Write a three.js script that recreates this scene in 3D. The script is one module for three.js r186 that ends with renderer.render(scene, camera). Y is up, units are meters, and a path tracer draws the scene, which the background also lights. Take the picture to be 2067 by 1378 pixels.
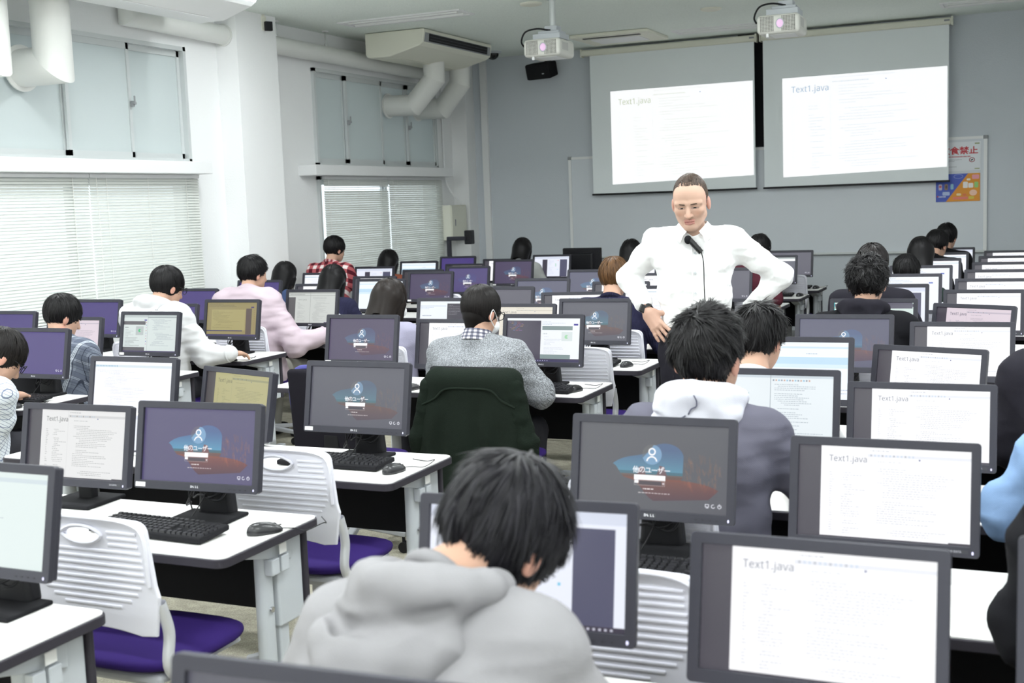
import * as THREE from 'three';
import { RoundedBoxGeometry } from 'three/addons/geometries/RoundedBoxGeometry.js';
import { mergeGeometries } from 'three/addons/utils/BufferGeometryUtils.js';
import { RectAreaLightUniformsLib } from 'three/addons/lights/RectAreaLightUniformsLib.js';
import { createNoise3D } from 'simplex-noise';

// ---------- camera, sky, exposure ----------
const scene = new THREE.Scene();
const D2R = Math.PI / 180;
const camera = new THREE.PerspectiveCamera(2 * Math.atan(689 / 2448.3) / D2R, 2067 / 1378, 0.05, 200);
camera.position.set(0, 1.65, 0);
camera.rotation.order = 'YXZ';
camera.rotation.set(-6.488 * D2R, 24.1787 * D2R, -2.1116 * D2R);
camera.focus = 6.0;
camera.userData.fStop = 5.0;
const renderer = new THREE.WebGLRenderer({ antialias: true });
renderer.toneMapping = THREE.LinearToneMapping;
renderer.toneMappingExposure = 1.0;
renderer.shadowMap.enabled = true;
RectAreaLightUniformsLib.init();
scene.background = new THREE.Color().setRGB(1.6, 1.7, 1.8);       // pale overcast sky outside the windows

// ---------- fluorescent ceiling lights: switched on over the desks, off near the projection screens, rear rows added for frontal light ----------
const CEIL = 3.47, LIGHT_COLOR = new THREE.Color().setRGB(0.96, 1.0, 1.02), LIGHT_LEVEL = 60;
const LIGHT_X = [-5.77, -3.08, -0.4], LIGHT_ON_Z = [-8.2, -5.8, -3.4, -1.0, 1.4, 3.8, 6.2];  // last pair of rows, behind the camera, is added to brighten camera-facing surfaces
for (const z of LIGHT_ON_Z) for (const x of LIGHT_X) {
  const l = new THREE.RectAreaLight(LIGHT_COLOR, LIGHT_LEVEL, 1.22, 0.26);
  l.position.set(x, CEIL - 0.012, z); l.lookAt(x, 0, z); l.castShadow = true; l.name = 'fluorescent_glow'; scene.add(l);
}

// ---------- helpers ----------
let seedState = 12345;
const rnd = () => { seedState = (seedState + 0x6d2b79f5) | 0; let t = Math.imul(seedState ^ (seedState >>> 15), 1 | seedState); t = (t + Math.imul(t ^ (t >>> 7), 61 | t)) ^ t; return ((t ^ (t >>> 14)) >>> 0) / 4294967296; };
const reseed = (s) => { seedState = s | 0; };
const rr = (a, b) => a + (b - a) * rnd();
const noise3 = createNoise3D(rnd);
const V = (x, y, z) => new THREE.Vector3(x, y, z);
const taken = new Map();
const numbered = (n) => { const k = taken.get(n) ?? 0; taken.set(n, k + 1); return k ? n + '_' + String(k).padStart(3, '0') : n; };
function tag(o, label, category, group) { o.userData.label = label; o.userData.category = category; if (group) o.userData.group = group; return o; }
function thing(name, label, category, pos = [0, 0, 0], turn = 0, group) {
  const o = new THREE.Group(); o.name = numbered(name); o.position.set(...pos); o.rotation.y = turn; scene.add(o); return tag(o, label, category, group);
}
function part(parent, name, geo, mat, label) {
  const m = new THREE.Mesh(geo, mat); m.name = name; m.castShadow = m.receiveShadow = true; if (label) m.userData.label = label; parent.add(m); return m;
}
function single(name, geo, mat, label, category, pos = [0, 0, 0], turn = 0, group) {
  const m = part(scene, numbered(name), geo, mat); m.position.set(...pos); m.rotation.y = turn; return tag(m, label, category, group);
}
function struct(name, geo, mat, parent = scene) { const m = part(parent, name, geo, mat); if (parent === scene) m.userData.kind = 'structure'; return m; }
function join(list) {
  const out = list.map((g) => { const n = g.index ? g.toNonIndexed() : g; for (const k of Object.keys(n.attributes)) if (!['position', 'normal', 'uv'].includes(k)) n.deleteAttribute(k); n.clearGroups?.(); return n; });
  return out.length === 1 ? out[0] : mergeGeometries(out);
}
const box = (w, h, d, x = 0, y = 0, z = 0) => new THREE.BoxGeometry(w, h, d).translate(x, y, z);
const rbox = (w, h, d, r, x = 0, y = 0, z = 0, s = 2) => new RoundedBoxGeometry(w, h, d, s, r).translate(x, y, z);
const cyl = (r0, r1, h, x = 0, y = 0, z = 0, n = 20) => new THREE.CylinderGeometry(r0, r1, h, n).translate(x, y, z);
const tube = (pts, r, n = 24, rs = 7, closed = false) => new THREE.TubeGeometry(new THREE.CatmullRomCurve3(pts.map((p) => V(...p)), closed), n, r, rs, closed);
// straight pipe pieces joined with mitres
function pipe(pts, r, n = 28) {
  const P = pts.map((p) => V(...p));
  const geos = [];
  for (let i = 0; i < P.length - 1; i++) {
    const d = P[i + 1].clone().sub(P[i]).normalize(), uu = (Math.abs(d.y) < 0.9 ? V(0, 1, 0) : V(0, 0, 1)).cross(d).normalize(), vv = d.clone().cross(uu);
    const end = (j) => { const a = j ? P[j].clone().sub(P[j - 1]).normalize() : null, b = j < P.length - 1 ? P[j + 1].clone().sub(P[j]).normalize() : null; return a && b ? a.add(b).normalize() : (a ?? b); };
    const n0 = end(i), n1 = end(i + 1); const q = [];
    for (let k = 0; k <= n; k++) for (const [c, nn] of [[P[i], n0], [P[i + 1], n1]]) {
      const an = k / n * Math.PI * 2, o = uu.clone().multiplyScalar(Math.cos(an) * r).addScaledVector(vv, Math.sin(an) * r), t = -o.dot(nn) / d.dot(nn);
      q.push([c.clone().add(o).addScaledVector(d, t), o.clone().normalize()]);
    }
    const g = new THREE.BufferGeometry(), pp = [], nn2 = [], uv = [], id = [];
    q.forEach(([a, b], k) => { pp.push(a.x, a.y, a.z); nn2.push(b.x, b.y, b.z); uv.push(k / q.length, k % 2); });
    for (let k = 0; k < n; k++) { const a = 2 * k; id.push(a, a + 2, a + 1, a + 1, a + 2, a + 3); }
    g.setAttribute('position', new THREE.Float32BufferAttribute(pp, 3)); g.setAttribute('normal', new THREE.Float32BufferAttribute(nn2, 3)); g.setAttribute('uv', new THREE.Float32BufferAttribute(uv, 2)); g.setIndex(id);
    geos.push(g);
  }
  return join(geos);
}
function rrShape(w, h, r, s = new THREE.Shape()) {
  const x = -w / 2, y = -h / 2; r = Math.min(r, w / 2, h / 2);
  s.moveTo(x + r, y); s.lineTo(x + w - r, y); s.absarc(x + w - r, y + r, r, -Math.PI / 2, 0); s.lineTo(x + w, y + h - r); s.absarc(x + w - r, y + h - r, r, 0, Math.PI / 2);
  s.lineTo(x + r, y + h); s.absarc(x + r, y + h - r, r, Math.PI / 2, Math.PI); s.lineTo(x, y + r); s.absarc(x + r, y + r, r, Math.PI, Math.PI * 1.5); return s;
}
const extrude = (shape, depth, bevel = 0, cs = 6) => new THREE.ExtrudeGeometry(shape, { depth, bevelEnabled: bevel > 0, bevelSize: bevel, bevelThickness: bevel, bevelSegments: 2, curveSegments: cs });
function warp(g, f) { const p = g.attributes.position; for (let i = 0; i < p.count; i++) { const r = f(p.getX(i), p.getY(i), p.getZ(i)); p.setXYZ(i, r[0], r[1], r[2]); } g.computeVertexNormals(); return g; }
const rgb = (r, g, b) => new THREE.Color().setRGB(r, g, b);
const std = (c, rough = 0.6, extra = {}) => new THREE[extra.specularIntensity === undefined ? 'MeshStandardMaterial' : 'MeshPhysicalMaterial']({ color: Array.isArray(c) ? rgb(...c) : c, roughness: rough, ...extra });

// ---------- procedural textures ----------
function noiseTex(size, f, srgb = false, rep = 1) {
  const d = new Uint8Array(size * size * 4);
  for (let y = 0; y < size; y++) for (let x = 0; x < size; x++) { const c = f(x / size, y / size, x, y), o = (y * size + x) * 4; for (let k = 0; k < 3; k++) d[o + k] = Math.max(0, Math.min(255, (Array.isArray(c) ? c[k] : c) * 255)); d[o + 3] = 255; }
  const t = new THREE.DataTexture(d, size, size); t.wrapS = t.wrapT = THREE.RepeatWrapping; t.magFilter = THREE.LinearFilter; t.repeat.set(rep, rep); if (srgb) t.colorSpace = THREE.SRGBColorSpace; t.needsUpdate = true; return t;
}
const tileNoise = (u, v, s, seed = 0) => { const a = u * 2 * Math.PI, b = v * 2 * Math.PI, r = s / (2 * Math.PI); return noise3(Math.cos(a) * r + seed, Math.sin(a) * r + Math.cos(b) * r * 1.31, Math.sin(b) * r * 1.31 - seed); };
reseed(7);
const grainBump = noiseTex(256, (u, v) => 0.5 + 0.2 * tileNoise(u, v, 40) + 0.3 * (rnd() - 0.5), false, 6);
const fabricBump = noiseTex(128, (u, v, x, y) => 0.5 + 0.28 * Math.sin(x * Math.PI / 2) * Math.cos(y * Math.PI / 2) + 0.2 * (rnd() - 0.5), false, 5);
const wallBump = noiseTex(256, (u, v) => 0.5 + 0.3 * tileNoise(u, v, 26) + 0.25 * (rnd() - 0.5), false, 2);
const carpetTex = noiseTex(256, (u, v) => { const n = 0.72 + 0.05 * tileNoise(u, v, 9, 3) + 0.2 * (rnd() - 0.5); return [n, n * 0.985, n * 0.93]; }, true, 1.3);
const ceilTex = noiseTex(256, (u, v) => { const n = 0.955 + 0.04 * tileNoise(u, v, 60, 5) + 0.05 * (rnd() - 0.5); return [n * 0.985, n, n * 0.985]; }, true, 1.6);
const heatherTex = noiseTex(256, () => { const n = 0.5 + 0.55 * (rnd() - 0.5) + (rnd() < 0.08 ? 0.2 : 0); return [n * 0.98, n, n * 1.03]; }, true, 3.2);
const knitBump = noiseTex(128, (u, v, x, y) => 0.5 + 0.4 * Math.sin(x * Math.PI / 4) + 0.1 * Math.sin(y * Math.PI / 3), false, 4);
function canvas(w, h, f, srgb = true) {
  const c = document.createElement('canvas'); c.width = w; c.height = h; f(c.getContext('2d'), w, h);
  const t = new THREE.CanvasTexture(c); if (srgb) t.colorSpace = THREE.SRGBColorSpace; t.magFilter = THREE.LinearFilter; return t;
}

// ---------- shared materials ----------
const M = {
  wallWhite: std([0.88, 0.89, 0.89], 0.85, { bumpMap: wallBump, bumpScale: 0.0012 }),
  wallGrey: std([0.60, 0.64, 0.68], 0.85, { bumpMap: wallBump, bumpScale: 0.0012 }),
  ceiling: std([0.96, 1.0, 0.97], 0.95, { map: ceilTex, bumpMap: wallBump, bumpScale: 0.002 }),
  floor: std([0.72, 0.70, 0.62], 0.95, { map: carpetTex, bumpMap: grainBump, bumpScale: 0.003 }),
  deskTop: std([0.86, 0.85, 0.83], 0.42),
  deskEdge: std([0.034, 0.031, 0.040], 0.6, { specularIntensity: 0.5 }),
  deskGrey: std([0.50, 0.53, 0.56], 0.5),
  deskPanel: std([0.008, 0.008, 0.010], 0.8, { specularIntensity: 0.3 }),
  deskFoot: std([0.30, 0.31, 0.32], 0.55),
  bezel: std([0.034, 0.034, 0.045], 0.45, { specularIntensity: 0.6 }),
  bezelDark: std([0.015, 0.015, 0.018], 0.4, { specularIntensity: 0.6 }),
  black: std([0.009, 0.009, 0.011], 0.5, { specularIntensity: 0.5 }),
  blackRough: std([0.010, 0.010, 0.012], 0.85, { specularIntensity: 0.35 }),
  cable: std([0.009, 0.009, 0.011], 0.5, { specularIntensity: 0.5 }),
  cableGrey: std([0.45, 0.45, 0.46], 0.5),
  chairShell: std([0.80, 0.80, 0.88], 0.5),
  chairTube: std([0.62, 0.63, 0.66], 0.35, { metalness: 0.25 }),
  seatPurple: std([0.024, 0.010, 0.10], 0.85, { bumpMap: fabricBump, bumpScale: 0.001, specularIntensity: 0.3 }),
  chairBase: std([0.36, 0.37, 0.39], 0.5),
  cream: std([0.78, 0.78, 0.67], 0.55),
  duct: std([0.74, 0.75, 0.72], 0.45),
  alu: std([0.60, 0.63, 0.63], 0.42, { metalness: 0.15 }),
  white: std([0.82, 0.83, 0.83], 0.5),
  sticker: std([0.85, 0.85, 0.84], 0.6),
  blind: std([0.68, 0.70, 0.66], 0.5),
  cordWhite: std([0.82, 0.82, 0.78], 0.7),
  chrome: std([0.6, 0.6, 0.6], 0.25, { metalness: 0.9 }),
  led: std([0.02, 0.02, 0.05], 0.4, { emissive: rgb(0.75, 0.75, 1), emissiveIntensity: 1.6 }),
  frosted: new THREE.MeshPhysicalMaterial({ color: rgb(0.64, 0.70, 0.70), roughness: 0.6, transmission: 0.22, thickness: 0 }),
  glass: new THREE.MeshPhysicalMaterial({ color: rgb(0.95, 0.97, 0.97), roughness: 0.05, transmission: 1, thickness: 0 }),
  screenCloth: std([0.86, 0.91, 0.92], 0.9),
};

// =====================================================================
// THE ROOM. x runs along the whiteboard wall, z towards the back of the room.
// =====================================================================
const XL = -6.95, XR = 0.85, ZF = -14.1, ZB = 7.6;
const uvm = (g, s = 1) => {                                            // box-projected uv in metres
  const p = g.attributes.position, n = g.attributes.normal, uv = new Float32Array(p.count * 2);
  for (let i = 0; i < p.count; i++) { const ax = Math.abs(n.getX(i)), ay = Math.abs(n.getY(i)), az = Math.abs(n.getZ(i)); const a = ax > ay && ax > az ? p.getZ(i) : p.getX(i), b = ay > ax && ay > az ? p.getZ(i) : p.getY(i); uv[2 * i] = a * s; uv[2 * i + 1] = b * s; }
  g.setAttribute('uv', new THREE.BufferAttribute(uv, 2)); return g;
};
const slab = (x0, x1, y0, y1, z0, z1) => uvm(box(x1 - x0, y1 - y0, Math.abs(z1 - z0), (x0 + x1) / 2, (y0 + y1) / 2, (z0 + z1) / 2));
struct('floor', slab(XL - 0.2, XR + 0.2, -0.15, 0, ZF - 0.2, ZB + 0.2), M.floor);
struct('ceiling', slab(XL - 0.2, XR + 0.2, CEIL, CEIL + 0.15, ZF - 0.2, ZB + 0.2), M.ceiling);
struct('wall_front', slab(XL - 0.2, XR + 0.2, 0, CEIL, ZF - 0.2, ZF), M.wallGrey);
struct('wall_back', slab(XL - 0.2, XR + 0.2, 0, CEIL, ZB, ZB + 0.2), M.wallWhite);
struct('wall_right', slab(XR, XR + 0.2, 0, CEIL, ZF, ZB), M.wallWhite);
// window wall with its openings
const W1 = [-4.4, -8.70], W2 = [-10.71, -13.40], UP = [2.10, 3.10], LO = [0.85, 2.0];
struct('wall_left', join([
  slab(XL - 0.2, XL, 0, CEIL, ZB, W1[0]), slab(XL - 0.2, XL, 0, CEIL, W1[1], W2[0]), slab(XL - 0.2, XL, 0, CEIL, W2[1], ZF),
  ...[W1, W2].flatMap(([a, b]) => [slab(XL - 0.2, XL, 0, LO[0], a, b), slab(XL - 0.2, XL, LO[1], UP[0], a, b), slab(XL - 0.2, XL, UP[1], CEIL, a, b)]),
]), M.wallWhite);
const pil = struct('trim_1', slab(XL, -6.72, 0, CEIL, -9.18, -9.80), M.wallWhite); pil.userData.label = 'white square pillar between the two windows';
struct('trim_2', slab(XL, -6.74, 0, CEIL, -13.86, ZF), M.wallWhite).userData.label = 'narrow pillar filling the corner beside the whiteboard wall';
struct('baseboard_front', slab(XL, XR, 0, 0.07, ZF, ZF + 0.012), M.deskFoot);
struct('baseboard_left', slab(XL, XL + 0.012, 0, 0.07, ZB, ZF + 0.3), M.deskFoot);
// sills: deep white boxes that run under the upper panes
struct('trim_3', uvm(rbox(0.22, 0.105, 4.5, 0.006, -6.85, 2.055, -6.50)), M.white).userData.label = 'long white ledge above the blinds near the pillar';
struct('trim_4', uvm(rbox(0.22, 0.105, 3.05, 0.006, -6.85, 2.055, -11.92)), M.white).userData.label = 'white ledge above the blinds next to the whiteboard wall';

function windowUnit(name, z0, z1, mulls, y0, y1, pane, locks, label) {
  const w = new THREE.Group(); w.name = name; w.userData.kind = 'structure'; w.userData.label = label; scene.add(w);
  const zs = [z0, ...mulls, z1], t = 0.035, x = XL - 0.01;
  part(w, 'window_frame', join([box(0.09, t, Math.abs(z1 - z0), x, y1 - t / 2, (z0 + z1) / 2), box(0.09, t, Math.abs(z1 - z0), x, y0 + t / 2, (z0 + z1) / 2), box(0.09, y1 - y0, t, x, (y0 + y1) / 2, z0 - t / 2), box(0.09, y1 - y0, t, x, (y0 + y1) / 2, z1 + t / 2)]), M.alu);
  for (let i = 0; i < zs.length - 1; i++) {
    const a = zs[i] + (i ? 0.012 : -t), b = zs[i + 1] + (i === zs.length - 2 ? t : -0.012), xi = x + (i % 2 ? 0.018 : -0.018), c = (a + b) / 2, L = Math.abs(b - a);
    const sash = part(w, 'sash', join([box(0.028, 0.05, L, xi, y1 - t - 0.025, c), box(0.028, 0.045, L, xi, y0 + t + 0.022, c), box(0.028, y1 - y0 - 2 * t, 0.032, xi, (y0 + y1) / 2, a - 0.016), box(0.028, y1 - y0 - 2 * t, 0.032, xi, (y0 + y1) / 2, b + 0.016)]), M.alu);
    part(sash, 'pane', box(0.006, y1 - y0 - 2 * t - 0.09, L - 0.06, xi, (y0 + y1) / 2, c), pane);
  }
  if (mulls.length) part(w, 'mullion', join(mulls.map((z) => box(0.03, y1 - y0 - 0.06, 0.05, x - 0.02, (y0 + y1) / 2, z))), M.alu);
  for (const z of locks) part(w, 'crescent_lock', join([rbox(0.03, 0.05, 0.024, 0.006, x + 0.05, (y0 + y1) / 2 - 0.03, z), cyl(0.014, 0.014, 0.03, 0, 0, 0, 12).rotateZ(Math.PI / 2).translate(x + 0.066, (y0 + y1) / 2 - 0.025, z), rbox(0.012, 0.06, 0.014, 0.004, x + 0.074, (y0 + y1) / 2 + 0.005, z)]), M.deskFoot);
  return w;
}
windowUnit('window_1', W1[0], W1[1], [-5.3, -6.2, -7.27, -7.98], UP[0] + 0.005, UP[1], M.frosted, [-7.98], 'frosted upper window with sliding panes above the long ledge');
windowUnit('window_2', W2[0], W2[1], [-11.34, -12.09, -12.69], UP[0] + 0.005, UP[1], M.frosted, [-11.34, -12.69], 'frosted upper window behind the paired ducts');
windowUnit('window_3', W1[0], W1[1], [-5.8, -7.25], LO[0], LO[1], M.glass, [], 'clear lower window hidden behind blinds near the pillar');
windowUnit('window_4', W2[0], W2[1], [-12.1], LO[0], LO[1], M.glass, [], 'clear lower window hidden behind blinds by the whiteboard wall');

// venetian blinds: every slat a mesh of its own
function blind(z0, z1, label, droop) {
  const L = Math.abs(z1 - z0), b = thing('venetian_blind', label, 'blind', [-6.885, 0, (z0 + z1) / 2]);
  part(b, 'headrail', rbox(0.035, 0.03, L, 0.004, 0, 1.985, 0), M.white);
  const n = 46, prof = new THREE.Shape(); for (let i = 0; i <= 4; i++) { const a = (i / 4 - 0.5); prof[i ? 'lineTo' : 'moveTo'](a * 0.0262, 0.0032 - a * a * 0.0128); } for (let i = 4; i >= 0; i--) { const a = (i / 4 - 0.5); prof.lineTo(a * 0.0262, 0.0022 - a * a * 0.0128); }
  const g = new THREE.ExtrudeGeometry(prof, { depth: L, bevelEnabled: false }).translate(0, 0, -L / 2);
  for (let i = 0; i < n; i++) {
    const y = 1.955 - i * 0.0238, s = part(b, 'slat', g, M.blind); s.position.set(0, y, 0); s.rotation.z = -(54 + 3 * Math.sin(i * 1.7)) * D2R;
    if (droop && i >= 3 && i <= 4) { s.rotation.z = -12 * D2R; s.rotation.x = (i === 3 ? 0.010 : -0.004); }
  }
  part(b, 'bottom_rail', rbox(0.026, 0.012, L, 0.003, 0, 1.955 - n * 0.0238, 0), M.white);
  for (let k = -1; k <= 1; k++) part(b, 'ladder_cord', box(0.0016, n * 0.0238 + 0.03, 0.004, 0.0135, 1.975 - n * 0.0119, k * (L / 2 - 0.18)), M.cordWhite);
  part(b, 'pull_cord', tube([[0.03, 1.97, L / 2 - 0.05], [0.034, 1.5, L / 2 - 0.055], [0.032, 1.05, L / 2 - 0.05]], 0.0022, 10, 5), M.cordWhite);
  return b;
}
blind(-4.45, -7.381, 'wide closed venetian blind under the long ledge, ending at the bright slit');
blind(-7.389, -8.72, 'closed venetian blind between the bright slit and the white pillar');
blind(-10.74, -12.07, 'venetian blind with lifted slats near its top, beside the pillar', true);
blind(-12.09, -13.40, 'venetian blind next to the cream wall cabinet');

// ---------- whiteboard, screens, posters ----------
{
  const b = thing('whiteboard', 'long whiteboard on the grey wall behind the projection screens', 'whiteboard', [-3.065, 0, ZF]);
  const w = 4.77, y0 = 0.955, y1 = 2.17, cy = (y0 + y1) / 2;
  part(b, 'surface', box(w, y1 - y0, 0.02, 0, cy, 0.02), std([0.66, 0.70, 0.74], 0.35));
  part(b, 'side_rail', box(0.035, y1 - y0, 0.035, -w / 2, cy, 0.022), M.white); part(b, 'side_rail', box(0.035, y1 - y0, 0.035, w / 2, cy, 0.022), M.white);
  part(b, 'top_rail', box(w, 0.03, 0.035, 0, y1, 0.022), M.white); part(b, 'pen_tray', box(w, 0.022, 0.07, 0, y0, 0.035), M.alu);
  for (const s of [-1, 1]) part(b, 'corner_cap', rbox(0.05, 0.04, 0.042, 0.008, s * w / 2, y1, 0.022), M.deskFoot);
}
single('added_gap_panel', box(0.5, 1.3, 0.02), M.blackRough, 'dark panel added to fill the gap between both projection screens', 'panel', [-3.09, 2.84, ZF + 0.02]);  // dark panel added to fill the dark gap above the whiteboard

// ---------- strokes for the Japanese lettering (unit square, y down) ----------
const KANJI = {
  ta: [[.35, .05, .1, .5], [.25, .3, .25, .95], [.38, .45, .93, .3, .9, .62, .8, .6], [.66, .05, .66, .72], [.48, .25, .48, .82, .56, .92, .92, .92, .96, .74]],
  no: [[.56, .2, .5, .5, .36, .76, .22, .8, .1, .62, .14, .36, .34, .16, .6, .12, .84, .24, .92, .5, .82, .76, .58, .9]],
  yu: [[.2, .25, .75, .25, .68, .8], [.08, .8, .95, .8]], bar: [[.1, .5, .9, .5]],
  za: [[.06, .36, .88, .36], [.28, .14, .28, .62], [.64, .12, .64, .5, .56, .74, .36, .93], [.74, .04, .81, .18], [.89, .02, .96, .16]],
  shoku: [[.5, .02, .28, .24, .04, .4], [.5, .02, .72, .24, .97, .4], [.36, .27, .64, .27], [.25, .4, .75, .4, .75, .68, .25, .68], [.25, .54, .75, .54], [.25, .4, .25, .96, .44, .88], [.45, .7, .92, .97], [.82, .72, .62, .84]],
  ketsu: [[.25, .02, .05, .38], [.2, .2, .92, .2, .8, .4], [.5, .3, .4, .65, .05, .97], [.5, .42, .95, .97]],
  kin: [[.03, .16, .46, .16], [.25, .02, .25, .5], [.25, .18, .05, .42], [.25, .18, .44, .38], [.54, .16, .97, .16], [.75, .02, .75, .5], [.75, .18, .56, .4], [.75, .18, .96, .42], [.24, .56, .76, .56], [.06, .7, .94, .7], [.5, .7, .5, .98, .4, .92], [.3, .78, .12, .95], [.7, .78, .88, .95]],
  shi: [[.52, .05, .52, .9], [.52, .45, .88, .45], [.24, .4, .24, .9], [.04, .9, .96, .9]],
};
function glyphs(g, names, x, y, s, gap, color, lw) {
  g.strokeStyle = color; g.lineWidth = lw; g.lineCap = g.lineJoin = 'round';
  names.forEach((n, i) => { for (const st of KANJI[n]) { g.beginPath(); for (let k = 0; k < st.length; k += 2) { const px = x + i * (s + gap) + st[k] * s, py = y + st[k + 1] * s; k ? g.lineTo(px, py) : g.moveTo(px, py); } g.stroke(); } });
}
// illegible lines of code or small print
function scribble(g, x, y, w, n, dy, color, seed, h = 1.6, indent = 3) {
  reseed(seed); g.fillStyle = color; let ind = 0;
  for (let i = 0; i < n; i++) {
    ind = Math.max(0, Math.min(indent, ind + Math.floor(rr(-1.2, 2.2)))); let px = x + ind * w * 0.06; const end = px + w * rr(0.15, 0.75);
    if (rnd() < 0.12) continue;
    while (px < end) { const l = rr(3, 14); g.fillRect(px, y + i * dy, l, h); px += l + rr(2, 4); }
  }
}

// ---------- what the screens show ----------
const SW = 640, SH = 360;
function lockScreen(bg, tint, k, avatarOnly) {
  return (g, w, h) => {
    g.fillStyle = bg; g.fillRect(0, 0, w, h);
    if (avatarOnly === 'plain') { icons(g, w, h); return; }
    const mix = (a) => `rgba(${a[0] * tint[0]},${a[1] * tint[1]},${a[2] * tint[2]},${k})`;
    g.save(); g.beginPath(); g.moveTo(150, 172); g.bezierCurveTo(200, 130, 260, 140, 300, 120); g.bezierCurveTo(330, 60, 440, 70, 452, 130); g.lineTo(450, 215); g.lineTo(440, 235); g.lineTo(200, 226); g.bezierCurveTo(170, 200, 176, 185, 150, 172); g.clip();
    const sky = g.createLinearGradient(0, 110, 0, 215); sky.addColorStop(0, mix([62, 98, 142])); sky.addColorStop(1, mix([80, 170, 190])); g.fillStyle = sky; g.fillRect(140, 60, 330, 155);
    g.fillStyle = mix([45, 85, 95]); g.fillRect(140, 198, 330, 14); g.fillStyle = mix([105, 60, 45]); g.fillRect(140, 210, 330, 40); g.restore();
    const cave = g.createLinearGradient(0, 215, 0, 330); cave.addColorStop(0, mix([140, 66, 40])); cave.addColorStop(1, mix([60, 20, 40])); g.fillStyle = cave;
    g.beginPath(); g.moveTo(196, 224); g.lineTo(445, 228); g.bezierCurveTo(520, 235, 560, 240, 600, 262); g.lineTo(560, 300); g.lineTo(330, 318); g.bezierCurveTo(290, 300, 280, 260, 240, 236); g.fill();
    reseed(61); for (let i = 0; i < 60; i++) { g.globalAlpha = 0.14; g.strokeStyle = mix(i % 3 ? [190, 92, 50] : [230, 140, 80]); g.lineWidth = rr(3, 10); const a = rr(452, 605), b = rr(118, 240), s = a < 480 ? 1 : rr(-1, 1); g.beginPath(); g.moveTo(a, b); g.lineTo(a + s * 10 + rr(-8, 8), b + rr(12, 44)); g.stroke(); } g.globalAlpha = 1;
    g.fillStyle = mix([120, 62, 60]); g.beginPath(); g.moveTo(258, 212); g.lineTo(264, 180); g.lineTo(286, 178); g.lineTo(294, 212); g.fill(); g.beginPath(); g.moveTo(340, 212); g.lineTo(352, 172); g.lineTo(372, 176); g.lineTo(384, 212); g.fill();
    // avatar
    g.save(); g.beginPath(); g.arc(318, 128, 42, 0, 7); g.clip(); g.fillStyle = 'rgba(105,105,105,.45)'; g.fillRect(270, 80, 100, 100); g.fillStyle = `rgba(120,165,205,${0.35 + 0.6 * k})`; g.beginPath(); g.moveTo(272, 150); g.lineTo(300, 120); g.lineTo(325, 88); g.lineTo(350, 92); g.lineTo(364, 130); g.lineTo(350, 175); g.lineTo(290, 175); g.fill(); g.restore();
    g.strokeStyle = 'rgb(250,250,255)'; g.lineWidth = 6; g.beginPath(); g.arc(318, 116, 13, 0, 7); g.stroke(); g.beginPath(); g.arc(318, 158, 21, Math.PI * 1.03, Math.PI * 1.97); g.stroke();
    glyphs(g, ['ta', 'no', 'yu', 'bar', 'za', 'bar'], 236, 178, 28, -1, 'rgb(245,245,250)', 3.4);
    g.fillStyle = 'rgb(250,250,252)'; g.fillRect(244, 213, 134, 21); g.fillRect(246, 234, 18, 14); g.strokeStyle = 'rgba(170,160,160,.8)'; g.lineWidth = 2; g.strokeRect(246, 236, 130, 20); g.fillStyle = 'rgba(50,45,60,.8)'; g.fillRect(266, 238, 96, 16);
    g.fillStyle = 'rgba(220,215,220,.9)'; g.fillRect(366, 242, 8, 8); scribble(g, 284, 268, 120, 1, 6, 'rgba(230,225,225,.9)', 4, 5, 0); scribble(g, 264, 285, 200, 1, 6, 'rgba(210,200,200,.8)', 9, 4, 0);
    icons(g, w, h);
  };
}
function icons(g, w, h) { g.strokeStyle = 'rgb(225,225,235)'; g.lineWidth = 3; g.strokeRect(548, 318, 14, 10); g.beginPath(); g.moveTo(552, 332); g.lineTo(560, 332); g.stroke(); g.beginPath(); g.arc(580, 325, 7, 0.4, 5); g.stroke(); g.beginPath(); g.arc(606, 325, 7, -1, 4.2); g.moveTo(606, 315); g.lineTo(606, 324); g.stroke(); }
function textPage(paper, ink, strip, strong) {
  return (g, w, h) => {
    g.fillStyle = strip; g.fillRect(0, 0, w, h); g.fillStyle = paper; g.fillRect(88, 0, w - 88, h - 8); g.fillStyle = strip; g.fillRect(560, h - 12, 80, 12);
    g.fillStyle = ink; g.font = '32px sans-serif'; g.fillText('Text1.java', 118, 62);
    g.fillStyle = strong; g.fillRect(262, 0, 1.5, h - 8); g.fillRect(262, 28, w - 262, 12);
    for (let i = 0; i < 12; i++) { g.fillStyle = i % 3 ? 'rgba(120,160,200,.5)' : ink; g.globalAlpha = 0.5; g.fillRect(272 + i * 14, 30, 7, 7); } g.globalAlpha = 1;
    g.fillStyle = 'rgb(40,50,120)'; g.fillRect(450, 42, 6, 5);
    g.globalAlpha = 0.55; scribble(g, 272, 14, 330, 1, 8, ink, 3, 3, 0); scribble(g, 120, 104, 14, 26, 9.3, ink, 5, 2, 0); scribble(g, 165, 104, 100, 26, 9.3, ink, 17, 2.2, 2); scribble(g, 300, 56, 330, 32, 9, ink, 29, 2.2, 4); g.globalAlpha = 1;
  };
}
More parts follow.
